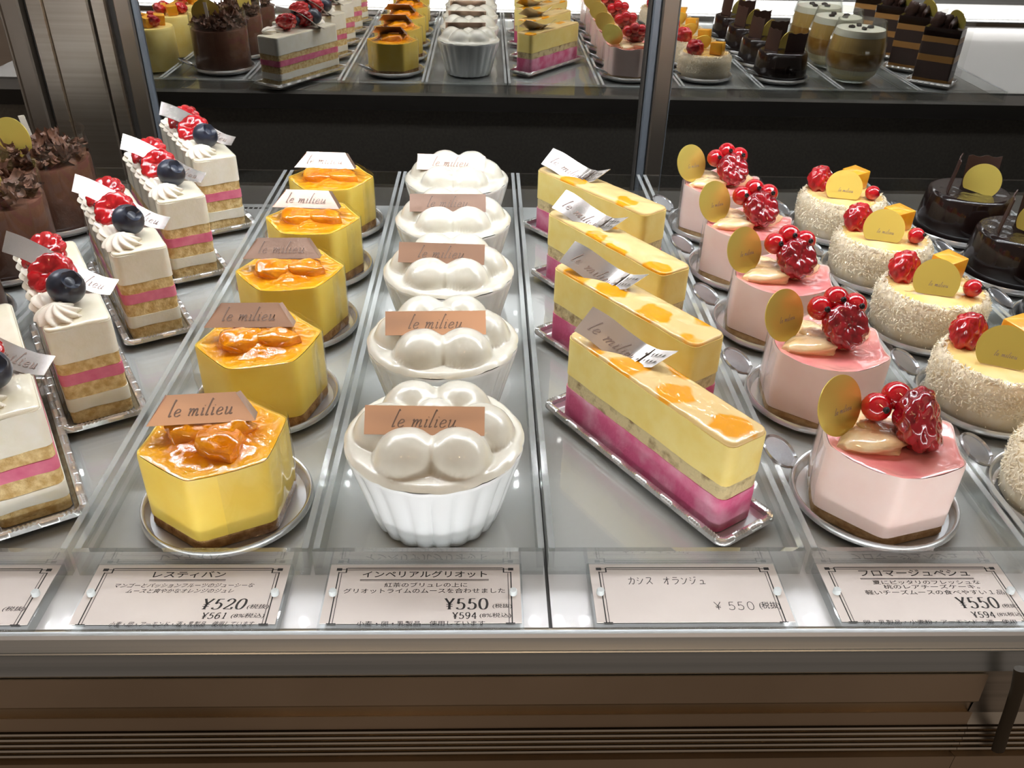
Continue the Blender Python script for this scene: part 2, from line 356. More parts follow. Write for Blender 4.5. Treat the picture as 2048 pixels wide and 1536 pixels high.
# shop floor and warm ceiling lamps
m = MB(); m.box(-4, 4, -4, 3, -.84, -.80); o = m.obj('floor', noisy(pmat('shop_floor', rgb(150, 138, 126), .4), rgb(142, 130, 119), rgb(158, 146, 134), 3), None, None); o['kind'] = 'structure'
for i, (x, y) in enumerate(((-.55, -.9), (.15, -.9), (.85, -.9))):
    t = thing('ceiling_lamp', ['warm round ceiling lamp left of the case', 'warm round ceiling lamp before the middle of the case', 'warm round ceiling lamp right of the case'][i], 'lamp', (x, y, 1.7), 0, 'ceiling lamps')
    m = MB(); m.lathe([(.06, .05), (.065, 0), (.055, 0), (.05, .02)], 24, None, True, False); m.obj('lamp_housing', post_alu, t)
    m = MB(); m.lathe([(.0, .012), (.05, .012)], 24, None, False, False); m.obj('bulb', warm_lamp, t)
def onpx(px, py, Y):
    d = FW + RT * ((px - 1024) / F_PX) + UP * ((768 - py) / F_PX); return Vector((0, 0, .27)) + d * (Y / d.y)
cp = [onpx(*q) for q in ((2042, 1338, .1835), (2036, 1375, .1815), (2022, 1420, .1810), (2006, 1465, .1815), (1996, 1500, .1830))]
m = MB(); m.loops([[c + Vector((.0024 * math.cos(2 * PI * i / 14), .0014 * math.sin(2 * PI * i / 14), 0)) for i in range(14)] for c in cp], True, True, True)
tag(m.obj('cable', pmat('dark_cable', rgb(62, 55, 44), .6), None, 60), 'short dark cable against the ribbed front of the case at the bottom right', 'cable')
# shelf sticker near the back
st = MB(); st.face([st.vert(p) for p in ((-.214, .684, .0003), (-.206, .684, .0003), (-.210, .690, .0003))])
for k in range(7): st.box(-.204 + k * .0042, -.2012 + k * .0042, .6838, .6875, .0002, .0003)
tag(st.obj('sticker', inkdark, None, None), 'small black arrow sticker at the back of the white shelf', 'sticker')

# ------------------------------------------------------------------ acrylic display trays
TY0, TY1, TF = .2665, .742, .0018
def tray(xa, xb, label):
    t = thing('acrylic_tray', label, 'tray', ((xa + xb) / 2, TY0, .0003)); hw = (xb - xa) / 2; d = TY1 - TY0; h = .0135; th = .0028
    m = MB(); m.box(-hw, hw, .0025, d, 0, TF - .0003); m.obj('tray_floor', acrylic, t, None)
    for s in (-1, 1):
        m = MB(); a, b = sorted((s * hw, s * (hw - th))); m.box(a, b, .0025, d, TF - .0002, h - .0006); sw = m.obj('side_wall', acrylic, t, None)
        m = MB(); m.box(a, b, .0025, d, h - .0005, h); m.obj('rim', acryl_rim, sw, None)
    m = MB(); m.box(-hw + th, hw - th, d - th, d, TF - .0002, h); m.obj('back_wall', acrylic, t, None)
    m = MB(); m.box(-hw, hw, 0, .0024, 0, h); m.obj('front_wall', acrylic_edge, t, None)
    return t
for a, b, nm in ((-.478, -.383, 'yellow cup cakes, at the far left'), (-.381, -.285, 'chocolate mousse cakes, at the left edge'), (-.282, -.1735, 'raspberry and blueberry cake slices'), (-.1705, -.0735, 'orange-glazed mango cakes'),
                 (-.0715, .0262, 'white cream desserts in fluted cups'), (.0280, .1380, 'yellow and pink layered slices'), (.1410, .2370, 'pink hexagonal peach cakes'), (.2390, .3345, 'coconut-coated round cakes'),
                 (.3365, .4320, 'glossy dark chocolate cakes'), (.4340, .5290, 'glass tumblers, right of the dark chocolate cakes'), (.5310, .6390, 'dark chocolate slices, at the far right')):
    tray(a, b, 'clear acrylic display tray holding the ' + nm)

# ------------------------------------------------------------------ shared small meshes
def fib(n):
    g = PI * (3 - 5 ** .5); return [Vector((math.cos(g * i) * math.sqrt(1 - (1 - 2 * (i + .5) / n) ** 2), math.sin(g * i) * math.sqrt(1 - (1 - 2 * (i + .5) / n) ** 2), 1 - 2 * (i + .5) / n)) for i in range(n)]
def berry_mesh(name, mat, r, n=46, cavity=.0, squash=1.0, nu=44, nv=30, seed=1):
    C_ = fib(n); dm = 2.1 / math.sqrt(n); m = MB(); rings = []
    for j in range(nv + 1):
        ph = PI * (j + .0) / nv; ring = []
        for i in range(nu):
            th = 2 * PI * i / nu; d = Vector((math.sin(ph) * math.cos(th), math.sin(ph) * math.sin(th), math.cos(ph)))
            k = max(d.dot(c) for c in C_); dist = math.acos(min(1, k)) / dm
            bump = math.sqrt(max(0, 1 - min(1, dist) ** 2)); rr = r * (.80 + .20 * bump) * (1 + .06 * nz(d.x, d.y, d.z + seed * 5, 2))
            if cavity:
                a = math.degrees(ph)
                if a < 58: rr *= 1 - cavity * (1 - (a / 58) ** 2)
            ring.append((d.x * rr, d.y * rr, d.z * rr * squash))
        rings.append(ring)
    m.loops(rings, True, True, True); return m.data(name, mat, 70)
RZ_HALF = berry_mesh('raspberry_half', razz, .0105, 44, .62, .72, seed=1)
RZ_SMALL = berry_mesh('raspberry', razz, .0085, 38, .35, .85, 36, 26, seed=3)
RZ_BIG = berry_mesh('raspberry_large', razzd, .0128, 46, .50, .80, 48, 34, seed=2)
def blueberry():
    m = MB(); R_ = .0088; rings = []; nu = 60
    for j in range(49):
        ph = PI * (1 - j / 48); a = math.degrees(ph); ring = []
        for i in range(nu):
            th = 2 * PI * i / nu; st_ = .5 + .5 * math.cos(5 * th); rr = R_
            if a < 24: rr *= .72
            elif a < 30: rr *= .72 + (.30 + .09 * st_) * (a - 24) / 6
            elif a < 40: rr *= 1 + (.02 + .09 * st_) * (40 - a) / 10
            ring.append((rr * math.sin(ph) * math.cos(th), rr * math.sin(ph) * math.sin(th), rr * math.cos(ph) * .9))
        rings.append(ring)
    m.loops(rings, True, True, True); return m.data('blueberry', bluem, 50)
BLUE = blueberry()
def currant_mesh():
    m = MB(); n = 20; prof = [(.00001, -.0055)] + [(.0056 * math.sin(PI * j / 12), -.0056 * math.cos(PI * j / 12)) for j in range(1, 12)] + [(.0011, .0057)]
    m.lathe(prof, n, None, True, False); m.cur = 1; m.lathe([(.0011, .0056), (.0014, .0064), (.0008, .0072), (.0001, .0066)], 10, None, False, True)
    return m.data('red_currant', [currant, blackdot], 60)
CURR = currant_mesh()
def chunk(name, mat, hx, hy, hz, seed, rough=.12, n=24, wedge=0):
    """rounded fruit chunk"""
    m = MB(); rings = []; nv = 16
    for j in range(nv + 1):
        ph = PI * j / nv; ring = []
        for i in range(n):
            th = 2 * PI * i / n; x, y, z = math.sin(ph) * math.cos(th), math.sin(ph) * math.sin(th), math.cos(ph)
            k = (abs(x) ** 2.6 + abs(y) ** 2.6 + abs(z) ** 2.6) ** (-1 / 2.6); k *= 1 + rough * fbm(x + seed, y, z, 1.7)
            q = Vector((x * hx * k, y * hy * k, z * hz * k))
            if wedge: q.y *= 1 - wedge * (q.x / hx); q.z *= 1 - .3 * wedge * (q.x / hx)
            ring.append(q)
        rings.append(ring)
    m.loops(rings, True, True, True); return m.data(name, mat, 60)
def disc_mesh(name, mat, r, cut=None, th=.0005):
    m = MB(); pts = []
    n = 48
    for k in range(n):
        a = 2 * PI * k / n; x, y = r * math.cos(a), r * math.sin(a)
        if cut is not None and y < -cut: y = -cut
        pts.append((x, y))
    m.loops([[(x, 0, y) for x, y in pts], [(x, th, y) for x, y in pts]], True, True, True); return m.data(name, mat, 30)
# lettering of the little foil tags
GL = {'l': ([[(.42, 2.55), (.36, 2.72), (.28, 2.6), (.0, .2), (.06, .0), (.24, .12)]], .50), 'e': ([[(.02, .42), (.5, .62), (.5, .92), (.25, .98), (.02, .5), (.1, .06), (.34, .0), (.6, .22)]], .84),
      'm': ([[(-.04, .85), (.1, 1.0), (.0, 0)], [(.03, .35), (.28, .92), (.44, .9), (.34, .0)], [(.38, .35), (.64, .92), (.8, .9), (.72, .12), (.8, .0), (.98, .18)]], 1.22),
      'i': ([[(.04, .88), (.14, 1.0), (.04, .14), (.1, .0), (.28, .16)], [(.22, 1.42), (.24, 1.52)]], .52), 'u': ([[(.02, .88), (.14, 1.0), (.06, .2), (.16, .0), (.4, .22), (.56, .7), (.6, 1.0)], [(.6, 1.0), (.52, .14), (.6, .0), (.78, .18)]], .9), ' ': ([], .62)}
SX = 1.32
def script_len(s): return SX * sum(GL[c][1] for c in s)
def script(m, s, x0, y0, h, wd, fmap):
    x = x0
    for c in s:
        for st_ in GL[c][0]:
            ribbon(m, catmull([(x + (px * SX + .22 * min(py, py * .78 + .3)) * h, y0 + (py if py < 1.05 else 1.05 + (py - 1.05) * .72) * h) for px, py in st_], 5), lambda t: wd * (.55 + .45 * abs(t.y)), fmap)
        x += SX * GL[c][1] * h
def foil_tag(parent, wdt, hgt, mat, fun, text=True, name='name_tag', nu=16, lead=None, back=None, th=.0003, text_h=.0032, tx=.0, wfac=1, shape=None):
    """fun(u,v) -> point with u in [0,1] across, v in [0,1] up; lettering lies on the front"""
    def nrm(u, v):
        a = fun(min(1, u + .01), v) - fun(max(0, u - .01), v); b = fun(u, min(1, v + .01)) - fun(u, max(0, v - .01)); return a.cross(b).normalized()
    m = MB(); sh = shape or (lambda u, v: (u, v)); nv = 4
    F = [[m.vert(fun(*sh(i / nu, j / nv))) for i in range(nu + 1)] for j in range(nv + 1)]
    B = [[m.vert(fun(*sh(i / nu, j / nv)) - nrm(*sh(i / nu, j / nv)) * th) for i in range(nu + 1)] for j in range(nv + 1)]
    for j in range(nv):
        for i in range(nu):
            m.face((F[j][i], F[j][i + 1], F[j + 1][i + 1], F[j + 1][i])); m.face((B[j][i], B[j + 1][i], B[j + 1][i + 1], B[j][i + 1]))
    for i in range(nu): m.face((F[0][i], B[0][i], B[0][i + 1], F[0][i + 1])); m.face((F[nv][i], F[nv][i + 1], B[nv][i + 1], B[nv][i]))
    for j in range(nv): m.face((F[j][0], F[j + 1][0], B[j + 1][0], B[j][0])); m.face((F[j][nu], B[j][nu], B[j + 1][nu], F[j + 1][nu]))
    o = m.obj(name, mat, parent, 30)
    if text:
        g = MB(); s = 'le milieu'; tl = script_len(s) * text_h * wfac
        script(g, s, (wdt - tl) / 2 + tx, hgt * .27, text_h, text_h * .17, lambda x, y: fun(x / wdt, y / hgt) + nrm(min(.99, max(.01, x / wdt)), min(.99, max(.01, y / hgt))) * .00025)
        g.obj('lettering', ink, o, None)
    return o

# ------------------------------------------------------------------ plates and foil trays under the cakes
def plate_root(label, loc, rz, tab_ang, group):
    t = thing('round_cake_plate', label, 'cake plate', loc, rz, group)
    m = MB(); m.lathe([(.0001, .0003), (.028, .0003), (.0349, .0003), (.0354, .0012), (.0358, .0034), (.0364, .0045), (.0370, .0056), (.0379, .0058), (.0386, .0048), (.0389, .0030), (.0383, .0024), (.0376, .0042), (.0371, .0038), (.0364, .0022), (.0356, .0002), (.0348, -.0003), (.028, -.0003), (.0001, -.0003)], 72, None, False, False)
    m.obj('plate', silver, t, 50)
    ca, sa = math.cos(tab_ang), math.sin(tab_ang)
    m = MB(); pts = []
    for k in range(41):
        a = PI + .52 - PI * 2 + (2 * PI - 1.04) * k / 40; pts.append((.0098 * math.cos(a), .0098 * math.sin(a)))
    pts += [(-.0094, .0046), (-.0094, -.0046)]
    cx_ = lambda f, z: [(x * f, y * f, z) for x, y in pts]
    m.loops([cx_(.86, -.0002), cx_(1, -.0004), cx_(1.02, .0004), cx_(.97, .0012), cx_(.90, .0004), cx_(.86, .0002)], True, True, True)
    o = m.obj('pull_tab', tabm, t, 15, (ca * .0462, sa * .0462, .0118)); o.rotation_euler = (0, math.radians(-28), tab_ang)
    return t
ROW = [.310, .396, .481, .563, .645]
RW = ['front', 'second from front', 'middle', 'second from back', 'back']
ZP = .0024      # underside of plates on the tray floor
CZ = .0030      # cakes on plates
PL = plate_root('x', (0, 0, 0), 0, math.radians(150), 'round silver cake plates')
def put_plate(x, y, label, rz, first=[True]):
    if first[0]: first[0] = False; PL.location = (x, y, ZP); PL.rotation_euler = (0, 0, rz); PL['label'] = label; return PL
    return dup(PL, (x, y, ZP), rz, label)
def foil_tray(hx, hy):
    t = thing('foil_cake_tray', 'x', 'cake tray')
    n = 400; base = resample(rrect(hx, hy, .004, 8), n); P = 0
    per = sum(math.dist(base[i - 1], base[i]) for i in range(n))
    def off(d): 
        o = []
        for i in range(n):
            a = Vector(base[i - 3]); b = Vector(base[(i + 3) % n]); q = (b - a).normalized(); o.append((base[i][0] + q.y * d, base[i][1] - q.x * d))
        return o
    m = MB(); m.loops([[(x, y, z) for x, y in off(d)] for d, z in ((-.0042, -.0003), (-.0042, .0004), (-.0030, .0010), (-.0018, .0034))], True, True, False)
    for f in (0,): m.face(list(range(n, 2 * n)))
    m.obj('tray_base', silver, t, 40)
    nb = int(per / .0017); m = MB(); rings = []
    bd = lambda i: abs(math.sin(PI * i * nb / n))
    for dz, dd in ((.0026, -.0022), (.0046, -.0018), (.0050, -.0004), (.0046, .0010), (.0030, .0016), (.0022, .0004)):
        ring = []
        oo = off(dd)
        for i in range(n): ring.append((oo[i][0], oo[i][1], dz + (.0009 * bd(i) if dz > .004 else 0)))
        rings.append(ring)
    m.loops(rings + [rings[0]], True); m.obj('beaded_rim', silver_b, t, 60)
    return t

# ------------------------------------------------------------------ orange-glazed mango cakes (hexagonal)
def hex_pts(a, ph, n=96): return [(hexr(2 * PI * k / n, a, 26, 6, ph) * math.cos(2 * PI * k / n), hexr(2 * PI * k / n, a, 26, 6, ph) * math.sin(2 * PI * k / n)) for k in range(n)]
def hex_cake(root, a, zb, zt, bodym, basem, glazem, ridge, centre, seed, edge_drop=.0012):
    base = hex_pts(a, 0); n = len(base)
    m = MB(); m.loops([[(x * s, y * s, z + (.0008 * nz(x * 200, y * 200, seed) if z > .002 else 0)) for x, y in base] for s, z in ((.985, 0), (1.0, .001), (.985, zb))], True, True, True); m.obj('biscuit_base', basem, root)
    def top(x, y, s): 
        th = math.atan2(y, x); cr = (math.cos(3 * th) ** 2) ** 2
        return zt - edge_drop * (1 - s ** 3) + ridge * cr * s ** 6
    m = MB(); rings = []
    for t_ in (0, .25, .5, .75, .93): rings.append([(x * (1 - .0 * t_), y, zb + .0003 + (top(x, y, 1) - zb) * t_) for x, y in base])
    rings.append([(x * .992, y * .992, top(x, y, 1)) for x, y in base]); rings.append([(x * .965, y * .965, top(x, y, .965) - .0006) for x, y in base])
    m.loops(rings, True, True, False); m.obj('mousse', bodym, root, 50)
    m = MB(); rings = []; NR = 26
    for j in range(NR + 1):
        s = .97 * (1 - j / NR) + .002; ring = []
        for x, y in base:
            px, py = x * s, y * s; r_ = math.hypot(px, py)
            z = top(px, py, s) + centre(px, py, r_) * min(1, (1 - s) * 6) + .0004 * fbm(px + seed, py, 0, 180) * min(1, (1 - s) * 8) + .0005 * min(1, (.97 - s) * 25)
            ring.append((px, py, z))
        rings.append(ring)
    m.loops(rings, True, False, True); m.obj('glaze', glazem, root, 70)
    # clear film standing off the back and right side
    m = MB(); idx = [i for i in range(n)]
    a0, a1 = math.radians(-38), math.radians(182)
    ring0 = []; ringm = []; ring1 = []; ring2 = []
    for k in range(64):
        th = a0 + (a1 - a0) * k / 63; u = abs(k / 63 - .5) * 2; off = .0006 + .0026 * max(0, u - .7) / .3 + .0003 * math.sin(k * .9)
        r_ = hexr(th, a, 26, 6, 0) + off; c, s_ = math.cos(th), math.sin(th)
        rl = min(r_ - .0003, .0336); ring0.append((rl * c, rl * s_, .001)); ringm.append((min(r_, .0339) * c, min(r_, .0339) * s_, .0055)); ring1.append(((r_ + .0003) * c, (r_ + .0003) * s_, zt * .5)); ring2.append((r_ * c, r_ * s_, zt + .0024))
    m.loops([ring0, ringm, ring1, ring2], False); m.obj('clear_film', film_m, root, 50)
def bent_tag(parent, wdt, hgt, loc, rz, tilt, mat=rose, wing=.0):
    """tag leaning back, its two ends folded down behind"""
    M_ = Matrix.Translation(loc) @ Matrix.Rotation(rz, 4, 'Z') @ Matrix.Rotation(math.radians(tilt), 4, 'X')
    def f(u, v):
        x = (u - .5) * wdt; return M_ @ Vector((x, 0, v * hgt)) + Vector((0, 0, 0))
    def shp(u, v): return (.5 + (u - .5) * (1 - .36 * v * wing), v)
    return foil_tag(parent, wdt, hgt, mat, f, True, shape=shp if wing else None)
O_MESH = {}
def orange_cake(label, loc, rz, tag_rz, proto=[None]):
    if proto[0] is None:
        t = thing('orange_mango_cake', label, 'cake', loc, rz, 'orange mango cakes'); proto[0] = t
        def ctr(x, y, r): return .0046 * math.exp(-((r / .0185) ** 4)) * (1 + .25 * fbm(x, y, 3, 90))
        hex_cake(t, .0288, .0058, .0385, omousse, crust, oglaze, .0007, ctr, 2.0)
        for x, y, z, a, s in ((-.0060, -.0030, .0398, .5, 1.05), (.0070, -.0025, .0395, 2.5, 1.0), (.0005, .0075, .0400, 3.0, 1.0)):
            mesh_part(chunk('mango_piece', omango, .0135, .0105, .0066, x * 900, .22), 'mango_piece', t, (x, y, z), (.1, .1, a), (s, s, s))
        base = thing  # keep the name tag last: it turns on its own
        tg = bent_tag(t, .046, .0135, Vector((0, 0, 0)), 0, -47, rose, 1)
        for s in (-1, 1):
            m = MB(); i = [m.vert(p) for p in ((s * .023, 0, 0), (s * .0228, .0085, -.0015), (s * .016, .0135, .0075), (s * .0148, .0090, .0093))]; m.face(i); m.obj('folded_end', rose, tg, None)
    else: t = dup(proto[0], loc, rz, label)
    for c in t.children:
        if c.name.startswith('name_tag'): c.rotation_euler = (0, 0, tag_rz - rz); c.location = Matrix.Rotation(-rz, 4, 'Z') @ Vector((-.004, -.0015, .0465))
    return t
for k, (rz, tr, dx, dy) in enumerate(((-35, 6, -.0008, 0), (14, 2, 0, 0), (8, 2, 0, 0), (0, -3, 0, 0), (2, -3, 0, 0))):
    x, y = -.118 + dx, ROW[k] + dy
    put_plate(-.118, ROW[k], f'round silver plate under the {RW[k]} orange-glazed mango cake', math.radians(-8 - 2 * k))
    orange_cake(f'{RW[k]} hexagonal yellow mango cake with orange glaze and copper foil tag', (x, y, CZ), math.radians(rz), math.radians(tr))

# ------------------------------------------------------------------ white desserts in fluted cups
def cup_root(label, loc, rz):
    t = thing('fluted_cup_dessert', label, 'dessert cup', loc, rz, 'cream desserts in fluted cups'); NF = 22
    fl = lambda th, r, z: 1 + .052 * min(1, max(.25, (.0400 - z) / .006)) * (abs(math.cos(NF / 2 * th)) ** .6 - .7)
    m = MB(); m.lathe([(.0001, .001), (.024, .001), (.0262, 0), (.0285, .0008), (.0308, .008), (.0335, .018), (.0362, .028), (.0386, .036), (.0394, .0390), (.0397, .0402), (.0394, .0410), (.0386, .0408), (.0376, .039), (.036, .030), (.0001, .030)], 160, fl, False, False)
    m.obj('fluted_cup', porcelain, t, 60)
    BL = [((.0208) * math.cos(a), .0212 * math.sin(a), .0152, .0146) for a in [math.radians(d) for d in (0, 60, 120, 180, 240, 300)]] + [(0, .005, .0115, .0150)]
    def zt(x, y):
        hs = 0; 
        acc = 0
        for bx, by, br, bh in BL:
            d = math.hypot(x - bx, y - by) / br
            z = bh * max(0, 1 - d * d) ** .56 if d < 1 else 0
            acc += (max(z, 0) / .015) ** 9
        return .0150 * (acc + 1e-8) ** (1 / 9)
    m = MB(); rings = []; nth = 120; NR = 56
    for j in range(NR + 1):
        s = 1 - j / NR; ring = []
        for i in range(nth):
            th = 2 * PI * i / nth; R_ = .0396 * (1 + .013 * (abs(math.cos(NF / 2 * th)) ** .6 - .7)) + .0003 * nz(math.cos(th), math.sin(th), 4, 2); x, y = R_ * s * math.cos(th), R_ * s * math.sin(th)
            ring.append((x, y, .0416 + zt(x, y) + .0004 * fbm(x, y, 1, 120) - .0022 * (max(0, s - .92) / .08) ** 2 * (1 + .5 * nz(math.cos(th), math.sin(th), 7, 3))))
        rings.append(ring)
    m.loops(rings, True, False, True); m.obj('cream_topping', creamtop, t, 80)
    bent_tag(t, .051, .0125, Vector((-.0035, -.0128, .0512)), math.radians(-1), -42, rose)
    return t
cup0 = None
for k in range(5):
    lb_ = f'{RW[k]} white fluted cup of pale cream domes with a foil name tag'
    lc = (-.0215, ROW[k] - .002, .0022); rz = math.radians((0, 3, -2, 2, -3)[k])
    if k == 0: cup0 = cup_root(lb_, lc, rz)
    else: dup(cup0, lc, rz, lb_)

# ------------------------------------------------------------------ yellow and pink layered slices on foil trays
ANG = math.radians(-57)
FT = foil_tray(.0660, .0170); ft_used = [False]
def put_tray(x, y, rz, label, sy=1, group='rectangular foil cake trays'):
    if not ft_used[0]: ft_used[0] = True; FT.location = (x, y, ZP); FT.rotation_euler = (0, 0, rz); FT['label'] = label; FT['group'] = group; return FT
    return dup(FT, (x, y, ZP), rz, label)
def layer(root, name, mat, hx, hy, z0, z1, seed, r=.004, wob=.0006, top=False, jag=.0):
    P = resample(rrect(hx, hy, r, 6), 132); m = MB(); rings = []
    wv = lambda x, y, z, z_: wob * fbm(x + z_ * 31, y, seed, 60) if z_ > .004 else 0
    nl = 5
    for j in range(nl):
        t_ = j / (nl - 1); z = z0 + (z1 - z0) * t_
        ring = []
        for x, y in P:
            q = 1 + jag * fbm(x, y, z + seed, 300); zz = z + (wv(x, y, z, z0) * (1 - t_) + (wv(x, y, z, z1) if not top else 0) * t_)
            ring.append((x * (1 if hx > hy else q), y * q, zz))
        rings.append(ring)
    if top: rings[-1] = [(x * .995, y * .985, z1) for x, y in P]; rings[-2] = [(x, y, z1 - .0012) for x, y in P]
    m.loops(rings, True, True, True); return m.obj(name, mat, root, 45)
def curl(parent, pts, side, hgt, mat, name, text_h=.003, text=True, tx=0):
    """curled ribbon tag: pts = centre line (x,y,z), side = width vectors at each end"""
    n = len(pts)
    def f(u, v):
        t_ = u * (n - 1); i = min(n - 2, int(t_)); q = t_ - i
        P = [Vector(p) for p in pts]; a = P[max(0, i - 1)]; b = P[i]; c = P[i + 1]; d = P[min(n - 1, i + 2)]
        p = .5 * (2 * b + (c - a) * q + (2 * a - 5 * b + 4 * c - d) * q * q + (3 * b - a - 3 * c + d) * q ** 3)
        s = Vector(side[0]).lerp(Vector(side[1]), u).normalized(); return p + s * (v - .5) * hgt
    ln = sum((Vector(a) - Vector(b)).length for a, b in zip(pts[:-1], pts[1:]))
    return foil_tag(parent, ln, hgt, mat, f, text, name, 28, text_h=text_h, tx=tx)
def mango_slice(label, loc, rz):
    t = thing('mango_cassis_slice', label, 'cake slice', loc, rz, 'yellow and pink slices'); hx, hy = .0575, .0120
    layer(t, 'pink_mousse', cassis, hx, hy, .0003, .0190, 1.0, jag=.012); layer(t, 'sponge_layer', sponge_g, hx - .0003, hy - .0003, .0191, .0265, 1.0, jag=.02)
    layer(t, 'yellow_mousse', ymousse, hx, hy, .0266, .0478, 1.0, jag=.004)
    P = resample(rrect(hx - .0003, hy - .0003, .004, 6), 132); m = MB(); rings = []
    for s, z in ((1.0, .0478), (1.0, .0486), (.97, .0494), (.9, .0497), (.6, .0498), (.3, .0499), (.05, .0499)):
        rings.append([((abs(x) - min(abs(x), hy) * (1 - s)) * math.copysign(1, x) if True else x, y * s, z + .0004 * fbm(x, y * s, 2, 90) * (z > .049)) for x, y in P])
    m.loops(rings, True, True, True); m.obj('mango_glaze', mgl, t, 60)
    # curled silver tag near the far end and its printed tail
    curl(t, [(-.051, -.007, .060), (-.042, -.004, .0578), (-.031, -.0005, .0536), (-.022, .0015, .0515), (-.016, .002, .0520)], [(-.10, .72, .52), (.25, .62, .45)], .0160, silverfoil, 'name_tag', .0030)
    q = curl(t, [(-.0225, .0015, .0512), (-.014, .0035, .0522), (-.004, .0055, .0560)], [(.25, .62, .45), (.35, .55, .50)], .0150, silverfoil, 'printed_tail', text=False)
    g = MB()
    for r_ in range(2):
        for k in range(6):
            c = Vector((-.0160 + k * .0019, .0032 + k * .0004, .0524 + k * .0005)) + Vector((.3, .6, .48)).normalized() * (-.0030 + .0052 * r_); dx = Vector((.9, .2, .3)) * .0006; dy = Vector((.3, .6, .48)).normalized() * .0010
            nn = Vector((-.1, -.5, .6)).normalized() * .0006; g.face([g.vert(c + nn - dx - dy), g.vert(c + nn + dx - dy * .6), g.vert(c + nn + dx * .6 + dy), g.vert(c + nn - dx + dy * .4)])
    g.obj('small_print', ink2, q, None)
    return t
MS = [(.0840, .3430), (.0835, .4265), (.0835, .5105), (.0835, .6020)]; RW4 = ['front', 'second from front', 'third from front', 'back']
ms0 = None
for k, (x, y) in enumerate(MS):
    lb_ = f'{RW4[k]} slice of yellow mousse over pink cassis with a curled silver tag'; rz = ANG + math.radians((0, 2, 0, 4)[k])
    put_tray(x, y, rz, f'rectangular silver tray under the {RW4[k]} yellow and pink slice')
    if k == 0: ms0 = mango_slice(lb_, (x, y, CZ), rz)
    else: dup(ms0, (x, y, CZ), rz, lb_)

# ------------------------------------------------------------------ raspberry and blueberry slices
def shell_mesh():
    m = MB(); rings = []; ns = 12; nu = 40
    for j in range(ns + 1):
        s = j / ns; r_ = .0076 * (math.sin(PI * min(1, s * .62 + .18)) ** .8) * (1 - s ** 3 * .75); x = -.0062 + s * .0175
        rings.append([(x, r_ * math.cos(2 * PI * i / nu) * (1 + .13 * math.cos(9 * 2 * PI * i / nu)), r_ * .8 * math.sin(2 * PI * i / nu) * (1 + .13 * math.cos(9 * 2 * PI * i / nu)) + .0005) for i in range(nu)])
    m.loops(rings, True, True, True); return m.data('cream_shell', piped, 60)
def rosette_mesh():
    m = MB(); rings = []; nu = 80
    for j in range(13):
        s = j / 12; r_ = .0100 * math.cos(s * PI / 2) ** .75; z = .0078 * s
        rings.append([(r_ * (1 + .16 * math.cos(9 * (2 * PI * i / nu + s * .9))) * math.cos(2 * PI * i / nu), r_ * (1 + .16 * math.cos(9 * (2 * PI * i / nu + s * .9))) * math.sin(2 * PI * i / nu), z) for i in range(nu)])
    m.loops(rings, True, True, True); return m.data('cream_rosette', piped, 60)
SHELL = shell_mesh(); ROS = rosette_mesh()
def razz_slice(label, loc, rz):
    # +x is the near end, -y the left side seen from the camera
    t = thing('raspberry_cream_slice', label, 'cake slice', loc, rz, 'raspberry and blueberry slices'); hx, hy = .0560, .0155; H = .0555
    for nm, mt, a, b, jg in (('sponge_layer', sponge, .0003, .0075, .02), ('cream_layer', cream, .0076, .0150, .006), ('sponge_layer', sponge, .0151, .0232, .02), ('pink_layer', pinkjelly, .0233, .0296, .008), ('sponge_layer', sponge, .0297, .0362, .02), ('cream_layer', cream, .0363, .0548, .004)):
        layer(t, nm, mt, hx - (.0004 if mt is sponge else 0), hy - (.0004 if mt is sponge else 0), a, b, 4.0, .0032, .0007, False, jg)
    P = resample(rrect(hx - .0003, hy - .0003, .0032, 6), 132); m = MB(); rings = []
    for s, z in ((1.0, .0548), (1.0, .0554), (.96, .0560), (.85, .0562), (.4, .0563), (.05, .0563)):
        rings.append([((abs(x) - min(abs(x), hy) * (1 - s)) * math.copysign(1, x), y * s, z + .0003 * fbm(x, y * s, 2, 90) * (z > .0555)) for x, y in P])
    m.loops(rings, True, True, True); m.obj('glaze', creamgl, t, 60)
    mesh_part(ROS, 'cream_rosette', t, (.0425, -.0070, .0560), (0, 0, .4))
    for k in range(6): mesh_part(SHELL, 'cream_shell', t, (.0300 - k * .0135, -.0105, .0575), (0, -.12, math.radians(186)), (1, 1, .9))
    for me, x, y, z, rx, ry, s, nm in ((RZ_HALF, .0150, -.0035, .0665, 35, 30, 1.22, 'raspberry_half'), (RZ_HALF, -.0150, -.0035, .0672, 35, 10, 1.25, 'raspberry_half'), (BLUE, .0320, .0005, .0665, -10, 46, 1.05, 'blueberry'), (BLUE, .0030, -.0065, .0650, 30, -20, .85, 'blueberry')):
        mesh_part(me, nm, t, (x, y, z), (math.radians(rx), math.radians(ry), .3), (s, s, s))
    curl(t, [(-.0120, -.0200, .0790), (-.0030, -.0120, .0765), (.0080, -.0020, .0712), (.0150, .0070, .0645), (.0190, .0160, .0585), (.0215, .0235, .0560)], [(-.55, .35, .55), (-.62, .45, .20)], .0122, silverfoil, 'name_tag', .0030, tx=.010)
    m = MB(); m.loops([[(x, -hy - .0012 - .0007 * math.sin(x * 260), z) for x in [-.057 + .1135 * k / 40 for k in range(41)]] for z in (.001, .020, .040, .0585)], False); m.obj('clear_film', film_m, t, 50)
    return t
RS = [(-.2295, .3470), (-.2290, .4270), (-.2285, .5160), (-.2285, .5990), (-.2285, .6830)]
rs0 = None
